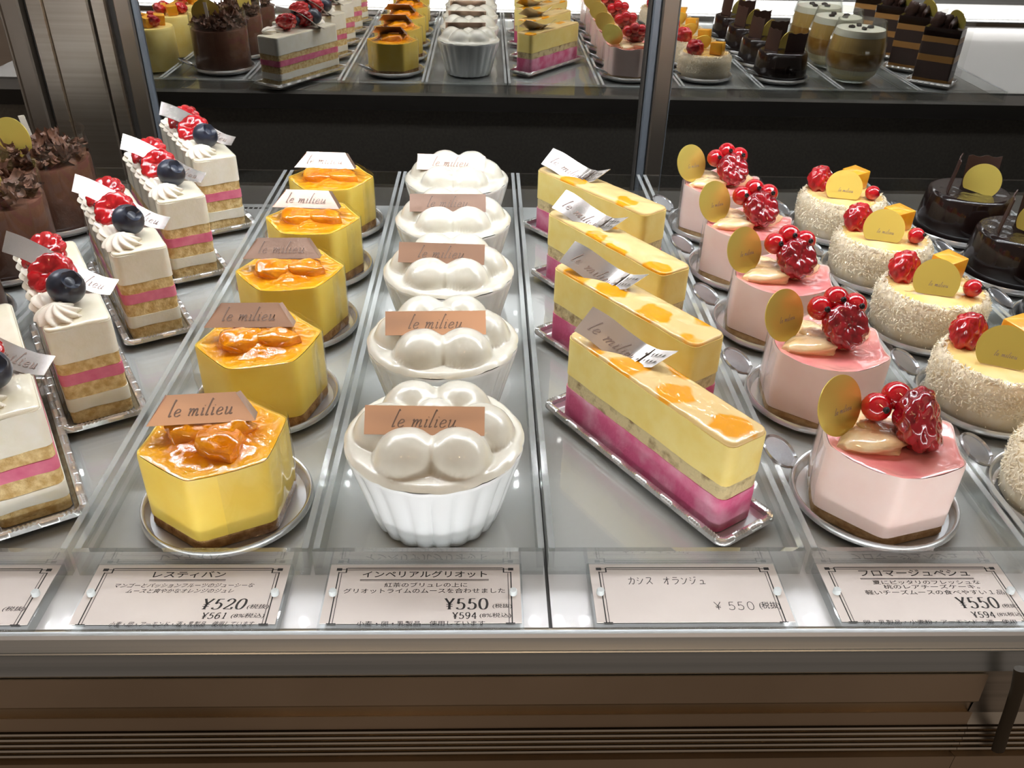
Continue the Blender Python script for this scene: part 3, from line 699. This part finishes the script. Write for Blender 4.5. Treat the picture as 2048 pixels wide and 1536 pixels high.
for k, (x, y) in enumerate(RS):
    lb_ = f'{RW[k]} layered cream slice topped with raspberries, blueberries and a curled silver tag'; rz = math.radians(-59.5)
    tt = put_tray(x, y, rz, f'rectangular silver tray under the {RW[k]} raspberry and blueberry slice'); tt.scale = (.98, 1.17, 1)
    if k == 0: rs0 = razz_slice(lb_, (x, y, CZ), rz)
    else: dup(rs0, (x, y, CZ), rz, lb_)

# ------------------------------------------------------------------ pink hexagonal peach cakes
GD = disc_mesh('gold_disc', goldm, .0142); GC = disc_mesh('gold_disc_cut', goldm, .0136, .0088)
def disc_text(o, r, rz=0):
    g = MB(); s = 'le milieu'; h = .0013
    script(g, s, -script_len(s) * h / 2 + .0015, -.0035, h, h * .22, lambda x, y: Vector((x, -.0002, y))); q = g.obj('lettering', ink, o, None); return q
def pink_cake(label, loc, rz, cz, proto=[None]):
    if proto[0] is None:
        t = thing('pink_peach_cake', label, 'cake', loc, rz, 'pink peach cakes'); proto[0] = t
        hex_cake(t, .0292, .0050, .0372, pmousse, pbase, pglaze, .0022, lambda x, y, r: .0010 * math.exp(-(r / .016) ** 4), 5.0, .0016)
        top = bpy.data.objects.new('fruit_topping', None)
    else: t = dup(proto[0], loc, rz, label)
    return t
TOPS = []
def pink_top(t, rz, k):
    R = Matrix.Rotation(-rz, 4, 'Z')
    def put(me, nm, p, rot=(0, 0, 0), s=1):
        o = mesh_part(me, nm, t, R @ Vector(p)); o.rotation_euler = (R @ Matrix.Translation((0, 0, 0)) @ (Matrix.Rotation(math.radians(rot[2]), 4, 'Z') @ Matrix.Rotation(math.radians(rot[1]), 4, 'Y') @ Matrix.Rotation(math.radians(rot[0]), 4, 'X'))).to_euler(); o.scale = (s, s, s); return o
    for x, y, a, s in ((-.0125, -.0035, 200, 1.0), (-.0060, .0110, 120, .95), (.0125, .0075, 20, .95)): put(PEACH, 'peach_piece', (x, y, .0382), (6, 0, a), s)
    put(RZ_BIG, 'raspberry', (.0055 + (.004 if k == 0 else 0), -.003, .0495), (52 if k else 62, 10 if k else 25, 12 if k else 50), 1.02 if k else 1.2)
    for x, y, z in (((-.0075, .0065, .0500), (.0015, .0090, .0545)) if k == 0 else ((-.0065, .0060, .0555), (.0020, .0085, .0600), (.0115, .0060, .0575))): put(CURR, 'red_currant', (x, y, z), (60, -40, 30), 1.2)
    d = put(GD, 'gold_disc', (-.0250, .0050, .0515), (-22, 0, 30), 1.0); disc_text(d, .0142)
PEACH = chunk('peach_piece', peach, .0140, .0105, .0042, 4.2, .2, 28, .5)
for k, rz in enumerate((16, 23, 16, 13, 18)):
    put_plate(.1865, ROW[k] + .003, f'round silver plate under the {RW[k]} pink peach cake', math.radians(0))
    t = pink_cake(f'{RW[k]} pink hexagonal cake with peach, dark raspberry, currants and gold disc', (.1860, ROW[k] + .002, CZ), math.radians(rz), 0)
    TOPS.append((t, math.radians(rz), k))
for a in TOPS: pink_top(*a)

# ------------------------------------------------------------------ coconut-coated round cakes
def coconut_cake(label, loc, rz):
    t = thing('coconut_mango_cake', label, 'cake', loc, rz, 'coconut cakes'); r0 = .0330
    m = MB(); prof = [(.0001, .0003), (.0315, .0003), (.0330, .0015), (.0335, .010), (.0333, .020), (.0325, .0270), (.0305, .0296), (.027, .0300), (.0001, .0300)]
    m.lathe(prof, 72, lambda th, r, z: 1 + .015 * fbm(math.cos(th), math.sin(th), z * 40, 4), False, False); m.obj('cake_body', coco, t, 60)
    m = MB(); rings = []
    for j in range(14):
        s = 1 - j / 13.; rings.append([(.0300 * s * math.cos(a), .0300 * s * math.sin(a), .0296 + .0015 * (1 - s ** 6) + .0003 * fbm(s * math.cos(a), s * math.sin(a), 2, 3)) for a in [2 * PI * i / 60 for i in range(60)]])
    m.loops(rings, True, False, True); m.obj('yellow_glaze', cocotop, t, 70)
    m = MB(); rd = random.Random(5)
    for _ in range(4200):
        th = rd.uniform(0, 2 * PI); z = rd.uniform(.0026, .0305); r_ = .0322 if z < .0105 else .0338 if z < .026 else .0338 - (z - .026) * .8
        if rd.random() < .10: r_ = rd.uniform(.0285, .031); z = .0305
        c = Vector((r_ * math.cos(th), r_ * math.sin(th), z)); out = Vector((math.cos(th), math.sin(th), .25 if z < .029 else 1.5)).normalized()
        d = Vector((rd.gauss(0, 1), rd.gauss(0, 1), rd.gauss(0, 1))); d = (d - out * d.dot(out) * .75).normalized(); l_ = rd.uniform(.0008, .0017); wv = d.cross(out).normalized() * rd.uniform(.00022, .00036)
        a, b = c - d * l_ - out * .0002, c + d * l_ + out * rd.uniform(-.0002, .0009)
        mid = (a + b) / 2 + out * rd.uniform(.0002, .0005); i = [m.vert(p) for p in (a - wv, a + wv, mid + wv, mid - wv, b + wv * .6, b - wv * .6)]
        m.face((i[0], i[1], i[2], i[3])); m.face((i[3], i[2], i[4], i[5]))
    o = m.obj('coconut_flakes', flake, t, None); o['kind'] = 'stuff'
    mesh_part(RZ_SMALL, 'raspberry', t, (-.0155, .0125, .0375), (math.radians(70), .2, .5), (1.4, 1.4, 1.4))
    mesh_part(CURR, 'red_currant', t, (.0155, -.0140, .0362), (math.radians(50), math.radians(50), 0))
    mesh_part(MCUBE, 'mango_cube', t, (.0125, .0125, .0385), (.05, -.05, .45), (1.22, 1.22, 1.22))
    d = mesh_part(GC, 'gold_disc', t, (-.0060, -.0090, .0392), (math.radians(-33), 0, math.radians(-20))); disc_text(d, .0136)
    return t
MCUBE = slab(rrect(.0064, .0064, .0008, 3), -.006, .006, .0008, True, True).data('mango_cube', mangoc, 40)
cc0 = None
for k in range(5):
    x, y = .2840, ROW[k] + .001; rz = math.radians((0, -4, 3, 0, 5)[k])
    put_plate(x, y, f'round silver plate under the {RW[k]} coconut cake', math.radians(-6 + 3 * k))
    lb_ = f'{RW[k]} round coconut-coated cake with raspberry, mango cube, currant and gold disc'
    if k == 0: cc0 = coconut_cake(lb_, (x, y, CZ), rz)
    else: dup(cc0, (x, y, CZ), rz, lb_)

# ------------------------------------------------------------------ glossy dark chocolate cakes
def dark_cake(label, loc, rz):
    t = thing('dark_chocolate_cake', label, 'cake', loc, rz, 'dark chocolate cakes')
    m = MB(); m.lathe([(.0001, .0003), (.0335, .0003), (.0345, .002), (.0330, .018), (.0312, .0325), (.0300, .0345), (.0285, .0352)], 72, lambda th, r, z: 1 + .006 * fbm(math.cos(th), math.sin(th), z * 60, 2), False, False); m.obj('glazed_cake', dchoc, t, 70)
    m = MB(); rings = []
    for j in range(16):
        s = 1 - j / 15.; rings.append([(.0287 * s * math.cos(a), .0287 * s * math.sin(a), .0350 + .0005 * fbm(s * math.cos(a) * .03, s * math.sin(a) * .03, 2, 160) * min(1, (1 - s) * 8)) for a in [2 * PI * i / 60 for i in range(60)]])
    m.loops(rings, True, False, True); m.obj('top_glaze', dtop, t, 80)
    def plate(hw, hh, loc, rot, nm='chocolate_plate'):
        m = MB(); n = 8
        g = lambda i, j: (hw * (2 * i / n - 1), .0012 * math.sin(PI * i / n), hh * 2 * j / n + .0008 * math.sin(i * 1.7) * (j == n))
        A = [[m.vert(g(i, j)) for i in range(n + 1)] for j in range(n + 1)]; B = [[m.vert(Vector(g(i, j)) + Vector((0, .0008, 0))) for i in range(n + 1)] for j in range(n + 1)]
        for j in range(n):
            for i in range(n): m.face((A[j][i], A[j][i + 1], A[j + 1][i + 1], A[j + 1][i])); m.face((B[j][i], B[j + 1][i], B[j + 1][i + 1], B[j][i + 1]))
        for i in range(n): m.face((A[0][i], B[0][i], B[0][i + 1], A[0][i + 1])); m.face((A[n][i], A[n][i + 1], B[n][i + 1], B[n][i]))
        for j in range(n): m.face((A[j][0], A[j + 1][0], B[j + 1][0], B[j][0])); m.face((A[j][n], B[j][n], B[j + 1][n], A[j + 1][n]))
        m.obj(nm, chocplate, t, 30, loc, rot)
    plate(.0130, .0125, (.0110, .0105, .0330), (math.radians(-6), 0, math.radians(-6))); plate(.0115, .0135, (-.0165, .0020, .0335), (math.radians(6), 0, math.radians(62)))
    d = mesh_part(GC, 'gold_disc', t, (.0035, -.0060, .0440), (math.radians(-15), math.radians(8), math.radians(-38)))
    return t
dk0 = None
for k in (4, 3, 2, 1):
    x, y = .3845, ROW[k] + .001; rz = math.radians((0, 5, 3, -4, 0)[k])
    put_plate(x, y, f'round silver plate under the {RW[k]} glossy dark chocolate cake', math.radians(-6 + 3 * k))
    lb_ = f'{RW[k]} glossy dark chocolate cake with chocolate plates and a gold disc'
    if dk0 is None: dk0 = dark_cake(lb_, (x, y, CZ), rz)
    else: dup(dk0, (x, y, CZ), rz, lb_)

# ------------------------------------------------------------------ chocolate mousse cakes with shavings
def shavings(r0, z0, n, seed, hz=.012):
    m = MB(); rd = random.Random(seed)
    for _ in range(n):
        rr = r0 * math.sqrt(rd.random()); th = rd.uniform(0, 2 * PI); c = Vector((rr * math.cos(th), rr * math.sin(th), z0 + rd.uniform(.0, hz) * (1 - (rr / r0) ** 2 * .55)))
        ax = Matrix.Rotation(rd.uniform(0, 2 * PI), 3, 'Z') @ Matrix.Rotation(rd.uniform(-1.0, 1.0), 3, 'X') @ Matrix.Rotation(rd.uniform(-1, 1), 3, 'Y')
        lx, ly, cv = rd.uniform(.002, .0065), rd.uniform(.0016, .0036), rd.uniform(80, 420)
        g = [[m.vert(c + ax @ Vector((lx * u, ly * v_ * (1 + .3 * rd.uniform(-1, 1)), cv * (ly * v_) ** 2 + .4 * cv * (lx * u) ** 2))) for u in (-1, -.33, .33, 1)] for v_ in (-1, -.3, .3, 1)]
        for j in range(3):
            for i in range(3): m.face((g[j][i], g[j][i + 1], g[j + 1][i + 1], g[j + 1][i]))
    return m
def choc_mousse(label, loc, rz):
    t = thing('chocolate_mousse_cake', label, 'cake', loc, rz, 'chocolate mousse cakes')
    m = MB(); m.lathe([(.0001, .0003), (.0335, .0003), (.0342, .0015), (.0342, .048), (.0336, .0498), (.0001, .0500)], 72, None, False, False); m.obj('mousse', choc, t, 50)
    o = shavings(.0315, .0510, 230, 3).obj('chocolate_shavings', shav, t, 60); o['kind'] = 'stuff'
    m = MB(); m.loops([[(.0348 * math.cos(a), .0348 * math.sin(a), z) for a in [2 * PI * i / 72 for i in range(72)]] for z in (.001, .036, .0700)], True); m.obj('clear_film', film_m, t, 60)
    d = mesh_part(GC, 'gold_disc', t, (-.0150, -.0060, .0650), (math.radians(-10), 0, math.radians(-15)), (1.25, 1, 1.25))
    m = MB(); m.box(-.0022, .0022, 0, .0005, 0, .026); m.obj('white_stick', piped, t, None, (-.0080, .0100, .0540), (.05, -.1, .2))
    return t
cm0 = None
for k in (4, 3, 2):
    x, y = -.3345, ROW[k] + .001
    put_plate(x, y, f'round silver plate under the {RW[k]} chocolate mousse cake', math.radians(-6 + 3 * k))
    lb_ = f'{RW[k]} tall chocolate mousse cake in clear film topped with chocolate shavings'
    if cm0 is None: cm0 = choc_mousse(lb_, (x, y, CZ), 0)
    else: dup(cm0, (x, y, CZ), math.radians(40 * k), lb_)

# ------------------------------------------------------------------ cakes outside the frame that the mirror shows
def yellow_cup(label, loc, rz):
    t = thing('tall_mango_cake', label, 'cake', loc, rz, 'tall mango cakes')
    m = MB(); m.lathe([(.0001, .0003), (.0270, .0003), (.0285, .004), (.0280, .048), (.0268, .0505), (.0001, .0512)], 56, None, False, False); m.obj('mousse', ymousse, t, 50)
    for x, y, a in ((-.010, -.008, .2), (.011, -.006, 1.2), (.002, .011, 2.2)): mesh_part(MCUBE, 'mango_cube', t, (x, y, .0575), (.1, .1, a))
    for x, y in ((-.010, .008), (.009, .010), (.0, -.016)): mesh_part(RZ_SMALL, 'raspberry', t, (x, y, .0590), (.6, .2, 0))
    return t
y0 = None
for k in (4, 3, 2):
    lb_ = f'{RW[k]} tall yellow mango cake with raspberries, left of the chocolate mousse cakes'
    if y0 is None: y0 = yellow_cup(lb_, (-.4200, ROW[k], .0022), 0)
    else: dup(y0, (-.4200, ROW[k], .0022), .5 * k, lb_)
def tumbler(label, loc, rz):
    t = thing('glass_dessert', label, 'dessert glass', loc, rz, 'layered desserts in glass tumblers')
    outl = [(.0215, .0003), (.0230, .0015), (.0315, .010), (.0360, .022), (.0370, .034), (.0355, .048), (.0325, .062), (.0300, .074)]
    m = MB(); m.lathe([(.0001, .0003)] + outl + [(.0290, .0742)] + [(r - .0014, z + .001) for r, z in outl[::-1][1:]] + [(.0001, .0035)], 64, None, False, False); m.obj('tumbler', glass_m, t, 60)
    ins = lambda z: [r for r in [max(0, a[0] + (b[0] - a[0]) * (z - a[1]) / (b[1] - a[1])) for a, b in zip(outl[:-1], outl[1:]) if a[1] <= z <= b[1]]][0] - .0018
    def fill(nm, mt, za, zb):
        m = MB(); m.lathe([(.0001, za)] + [(ins(za + (zb - za) * i / 6), za + (zb - za) * i / 6) for i in range(7)] + [(.0001, zb)], 56, None, False, False); m.obj(nm, mt, t, 60)
    fill('pale_pudding', palecream, .004, .017); fill('tea_jelly', tea, .0172, .038); fill('light_jelly', pmat('light_jelly', rgb(198, 160, 92), .3), .0382, .056); fill('cream_top', cream, .0562, .0640)
    for k in range(4):
        a = k * 1.6; mesh_part(CHIP, 'chocolate_bit', t, (.012 * math.cos(a), .012 * math.sin(a), .0655), (0, 0, a))
    return t
CHIP = chunk('chocolate_bit', dchoc, .0042, .0032, .002, 9.1, .3, 12)
g0 = None
for k in (4, 3, 2):
    lb_ = f'{RW[k]} glass tumbler of layered tea pudding beside the dark chocolate cakes'
    if g0 is None: g0 = tumbler(lb_, (.4800, ROW[k], .0022), 0)
    else: dup(g0, (.4800, ROW[k], .0022), .4 * k, lb_)
def opera(label, loc, rz):
    t = thing('dark_chocolate_slice', label, 'cake slice', loc, rz, 'dark chocolate slices'); hx, hy = .0225, .0165
    z = .0003
    for nm, mt, h in (('coffee_layer', goldlayer, .007), ('dark_layer', choclayer, .021), ('coffee_layer', goldlayer, .008), ('dark_layer', choclayer, .015), ('coffee_layer', goldlayer, .007), ('dark_top', dchoc, .010)):
        layer(t, nm, mt, hx, hy, z, z + h - .0001, 2.0, .002, .0004, nm == 'dark_top', .006); z += h
    for x, a, s in ((.010, .3, 1), (.000, 1.4, .9), (-.011, 2.0, 1)): mesh_part(CURLC, 'chocolate_curl', t, (x, .002, z + .0065 * s), (.5, .2, a), (s, s, s))
    mesh_part(GC, 'silver_disc', t, (.012, .006, z + .0095), (math.radians(-20), 0, .6))
    m = MB(); m.loops([[(hx + .001 + .006 * u, hy * (1 - 2 * u), zz) for zz in (.002, .078)] for u in (-.1, .5, 1.1)], False); m.obj('clear_film', film_m, t, None)
    return t
CURLC = chunk('chocolate_curl', chocplate, .0045, .0085, .0110, 6.3, .3, 20)
op0 = None
for k, y in enumerate((.655, .575, .495, .415)):
    lb_ = f'{["back", "second from back", "third from back", "fourth from back"][k]} tall dark chocolate slice with coffee cream layers at the far right'
    tt = put_tray(.5850, y, math.radians(37), f'rectangular silver tray under the {["back", "second from back", "third from back", "fourth from back"][k]} dark chocolate slice'); tt.scale = (.42, 1.30, 1)
    if op0 is None: op0 = opera(lb_, (.5850, y, CZ), math.radians(37))
    else: dup(op0, (.5850, y, CZ), math.radians(37), lb_)

# ------------------------------------------------------------------ price labels
TXT = bpy.data.curves.new('text', 'FONT'); TXO = bpy.data.objects.new('text', TXT); COL.objects.link(TXO)
def text_geo(s, weight=0):
    TXT.body = s; TXT.offset = weight; TXT.resolution_u = 3
    dg = bpy.context.evaluated_depsgraph_get(); dg.update(); me = bpy.data.meshes.new_from_object(TXO.evaluated_get(dg))
    v = [tuple(p.co) for p in me.vertices]; f = [tuple(p.vertices) for p in me.polygons]; bpy.data.meshes.remove(me); return v, f
DIG = {'0': [[(.5, 1), (.22, .88), (.1, .5), (.22, .12), (.5, 0), (.78, .12), (.9, .5), (.78, .88), (.5, 1)]], '2': [[(.14, .74), (.2, .9), (.48, 1), (.78, .88), (.82, .68), (.6, .42), (.12, .03)], [(.12, .03), (.5, .03), (.86, .03), (.9, .2)]],
       '5': [[(.84, .97), (.3, .97)], [(.3, .97), (.22, .52)], [(.22, .52), (.48, .62), (.78, .5), (.86, .3), (.74, .08), (.45, .0), (.18, .06), (.12, .16)]], '6': [[(.8, .92), (.55, .98), (.25, .75), (.14, .35), (.28, .06), (.52, 0), (.8, .12), (.86, .32), (.72, .54), (.48, .58), (.24, .44), (.15, .3)]],
       '1': [[(.3, .86), (.52, .99)], [(.52, .99), (.52, .02)], [(.28, .02), (.76, .02)]], '9': [[(.22, .1), (.45, .0), (.72, .22), (.86, .62), (.74, .92), (.5, 1), (.22, .9), (.14, .68), (.26, .46), (.5, .4), (.74, .52), (.85, .68)]], '4': [[(.68, 1), (.08, .3)], [(.08, .3), (.94, .3)], [(.68, 1), (.68, .02)], [(.5, .02), (.86, .02)]],
       '¥': [[(.08, 1), (.5, .5)], [(.92, 1), (.5, .5)], [(.5, .5), (.5, .02)], [(.18, .46), (.82, .46)], [(.18, .28), (.82, .28)], [(-.04, .98), (.24, .98)], [(.76, .98), (1.04, .98)], [(.3, .02), (.7, .02)]]}
KANA = {'カ': [[(.1, .7), (.85, .72), (.8, .2), (.65, .05), (.55, .15)], [(.5, 1), (.45, .5), (.1, .02)]], 'シ': [[(.15, .9), (.35, .8)], [(.08, .6), (.28, .5)], [(.15, .05), (.5, .2), (.9, .75)]], 'ス': [[(.15, .88), (.78, .88), (.55, .45), (.1, .05)], [(.55, .45), (.9, .05)]],
        'オ': [[(.08, .7), (.92, .72)], [(.6, 1), (.6, .05), (.48, .12)], [(.58, .7), (.1, .15)]], 'ラ': [[(.2, .92), (.8, .92)], [(.1, .62), (.88, .62), (.7, .25), (.3, .02)]], 'ン': [[(.15, .85), (.38, .68)], [(.12, .05), (.5, .2), (.9, .8)]],
        'ジ': [[(.15, .9), (.32, .8)], [(.08, .6), (.26, .5)], [(.15, .05), (.5, .2), (.85, .7)], [(.68, 1.0), (.76, .88)], [(.84, 1.02), (.92, .9)]], 'ュ': [[(.25, .5), (.65, .52), (.6, .08)], [(.12, .06), (.9, .08)]], ' ': []}
def label_stand(xc, yf, wd, label, lines, prices, title=None, hand=None, note=None, y0=.2345):
    """flat acrylic holder with a printed card; u runs right, v runs down from the card's top"""
    t = thing('price_label', label, 'price label', (xc, y0, .0003), 0, 'price labels on the front ledge'); hw = wd / 2 + .0035; D = .0305; DH = D + .003
    m = MB(); m.box(-hw, hw, -.0016, DH, 0, .0050); m.obj('acrylic_holder', acrylic_hold, t, None)
    m = MB(); m.box(-hw + .0008, hw - .0008, .0004, D + .0022, .00515, .0054); card = m.obj('card', paper, t, None)
    for s in (-1, 1):
        m = MB(); m.lathe([(.0001, 0), (.0016, 0), (.0016, .0018), (.0013, .0022), (.0001, .0022)], 20, None, False, False); m.obj('peg', peg_m, t, 40, (s * (wd / 2 - .0004), D * .52, .0055))
    Zt = .00546; g = MB()
    P = lambda u, v: Vector((-wd / 2 + u * wd, D * (1 - v), Zt))
    def rect(u0, u1, v0, v1): g.face([g.vert(P(u0, v0)), g.vert(P(u0, v1)), g.vert(P(u1, v1)), g.vert(P(u1, v0))])
    lw, lv = .0045, .010
    for a, b in ((.012, lw * 1.5), (.030, lw * .8)):
        rect(a, a + b, .10 if a > .02 else .075, 1.0); rect(1 - a - b, 1 - a, .10 if a > .02 else .075, 1.0)
    rect(.06, .94, -.005, .010); rect(.06, .94, .030, .040)
    for s in (0, 1):
        q = lambda a: a if s == 0 else 1 - a
        for a, b, c, d in ((.0, .030, .0, .05), (.03, .06, .02, .03), (.052, .06, .0, .09), (.012, .06, .08, .09), (.0, .05, .985, 1.0)): rect(min(q(a), q(b)), max(q(a), q(b)), c, d)
    g.obj('printed_border', inkdark, card, None)
    g = MB()
    def put(s, u0, u1, v0, v1, shear=0, weight=0):
        vv, ff = text_geo(s, weight); xs = [p[0] for p in vv]; ys = [p[1] for p in vv]
        sx = 1 / (max(xs) - min(xs)); ylo, yhi = min(ys), max(ys); off = len(g.v)
        for x, y, _ in vv: 
            vn = (y - ylo) / (yhi - ylo); g.vert(P(u0 + (x - min(xs)) * sx * (u1 - u0), v1 - vn * (v1 - v0)) + Vector((shear * vn * (v1 - v0) * D, 0, 0)))
        for f in ff: g.face([off + i for i in f])
    def digits(s, u0, u1, v0, v1, shear=0, thick=.00095, thin=.0003):
        cw = (u1 - u0) / len(s)
        for i, ch in enumerate(s):
            for st_ in DIG[ch]:
                pts = [(p[0] * cw * .86 * wd, p[1] * (v1 - v0) * D) for p in (catmull(st_, 5) if len(st_) > 2 else st_)]
                ribbon(g, pts, lambda q: thin + (thick - thin) * abs(q.y) ** 1.5, lambda x, y: P(u0 + i * cw, v1) + Vector((x + shear * y, y, 0)))
    if title:
        s, u0, u1, v0, v1 = title; put(s, u0, u1, v0, v1, 0, .012); rect(u0 - .01, u1 + .01, v1 + .035, v1 + .045); rect(u0 - .01, u1 + .01, v1 + .055, v1 + .062)
    for s, u0, u1, v0, v1, sh in lines: put(s, u0, u1, v0, v1, sh, .004)
    for s, u0, u1, v0, v1, sh, tk in prices: digits(s, u0, u1, v0, v1, sh, tk)
    if hand:
        s, u0, u1, v0, v1 = hand; cw = (u1 - u0) / len(s)
        for i, ch in enumerate(s):
            for st_ in KANA[ch]: ribbon(g, catmull([(p[0] * cw * .85 * wd, p[1] * (v1 - v0) * D) for p in st_], 4), lambda q: .00032, lambda x, y: P(u0 + i * cw, v1) + Vector((x, y, 0)))
        for i, (ch, u) in enumerate((('¥', .62), ('5', .695), ('5', .745), ('0', .80))):
            for j, st_ in enumerate(DIG[ch][:5]): ribbon(g, catmull([(p[0] * .042 * wd, p[1] * .14 * D) for p in st_], 4) if len(st_) > 2 else [(p[0] * .042 * wd, p[1] * .14 * D) for p in st_], lambda q: .0003, lambda x, y: P(u, .78) + Vector((x, y, 0)))
    g.obj('printed_text', inkdark, card, None)
    return t
wl = .0745
label_stand(-.1213, 0, wl, 'printed price label reading 520 yen in front of the orange-glazed cakes',
    [('マンゴーとパッションフルーツのジューシーな', .10, .86, .275, .355, .35), ('ムースと爽やかなオレンジのジュレ', .18, .76, .375, .455, .35), ('(税抜)', .86, .975, .655, .745, .25), ('(8%税込)', .79, .965, .81, .90, .25), ('小麦・卵・アーモンド・酒・乳製品　使用しています', .17, .92, .945, 1.03, .3)],
    [('¥520', .61, .855, .56, .74, .22, .001), ('¥561', .635, .775, .80, .90, .18, .0005)], ('レスティバン', .29, .69, .055, .175))
label_stand(-.0242, 0, wl, 'printed price label reading 550 yen in front of the white cup desserts',
    [('紅茶のブリュレの上に', .28, .74, .275, .36, 0), ('グリオットライムのムースを合わせました', .06, .95, .38, .47, 0), ('(税抜)', .88, .985, .66, .745, 0), ('(8%税込)', .81, .98, .82, .91, 0), ('小麦・卵・乳製品　使用しています', .16, .84, .95, 1.03, 0)],
    [('¥550', .62, .865, .565, .755, 0, .001), ('¥594', .665, .80, .81, .915, 0, .0005)], ('インペリアルグリオット', .15, .85, .055, .18))
label_stand(.0855, 0, wl, 'handwritten price label in front of the yellow and pink slices',
    [('(税抜)', .87, .985, .64, .78, 0)], [], None, ('カシス オランジュ', .17, .62, .18, .32))
label_stand(.1842, 0, wl, 'printed price label with three text lines in front of the pink cakes',
    [('夏にピッタリのフレッシュな', .24, .86, .255, .33, 0), ('桃のレアチーズケーキ。', .29, .84, .335, .415, 0), ('軽いチーズムースの食べやすい１品', .17, .96, .435, .52, 0), ('(税抜)', .90, .985, .69, .77, 0), ('(8%税込)', .84, .985, .84, .92, 0), ('卵・乳製品・小麦粉・アーモンド・酒　使用', .08, .92, .965, 1.03, 0)],
    [('¥550', .66, .895, .57, .765, 0, .001), ('¥594', .70, .83, .83, .93, 0, .0005)], ('フロマージュペシュ', .19, .83, .05, .175))
label_stand(-.2170, 0, wl, 'printed price label cut off at the left edge of the ledge', [('(税抜)', .86, .975, .68, .77, .25)], [], None)
bpy.data.objects.remove(TXO, do_unlink=True)
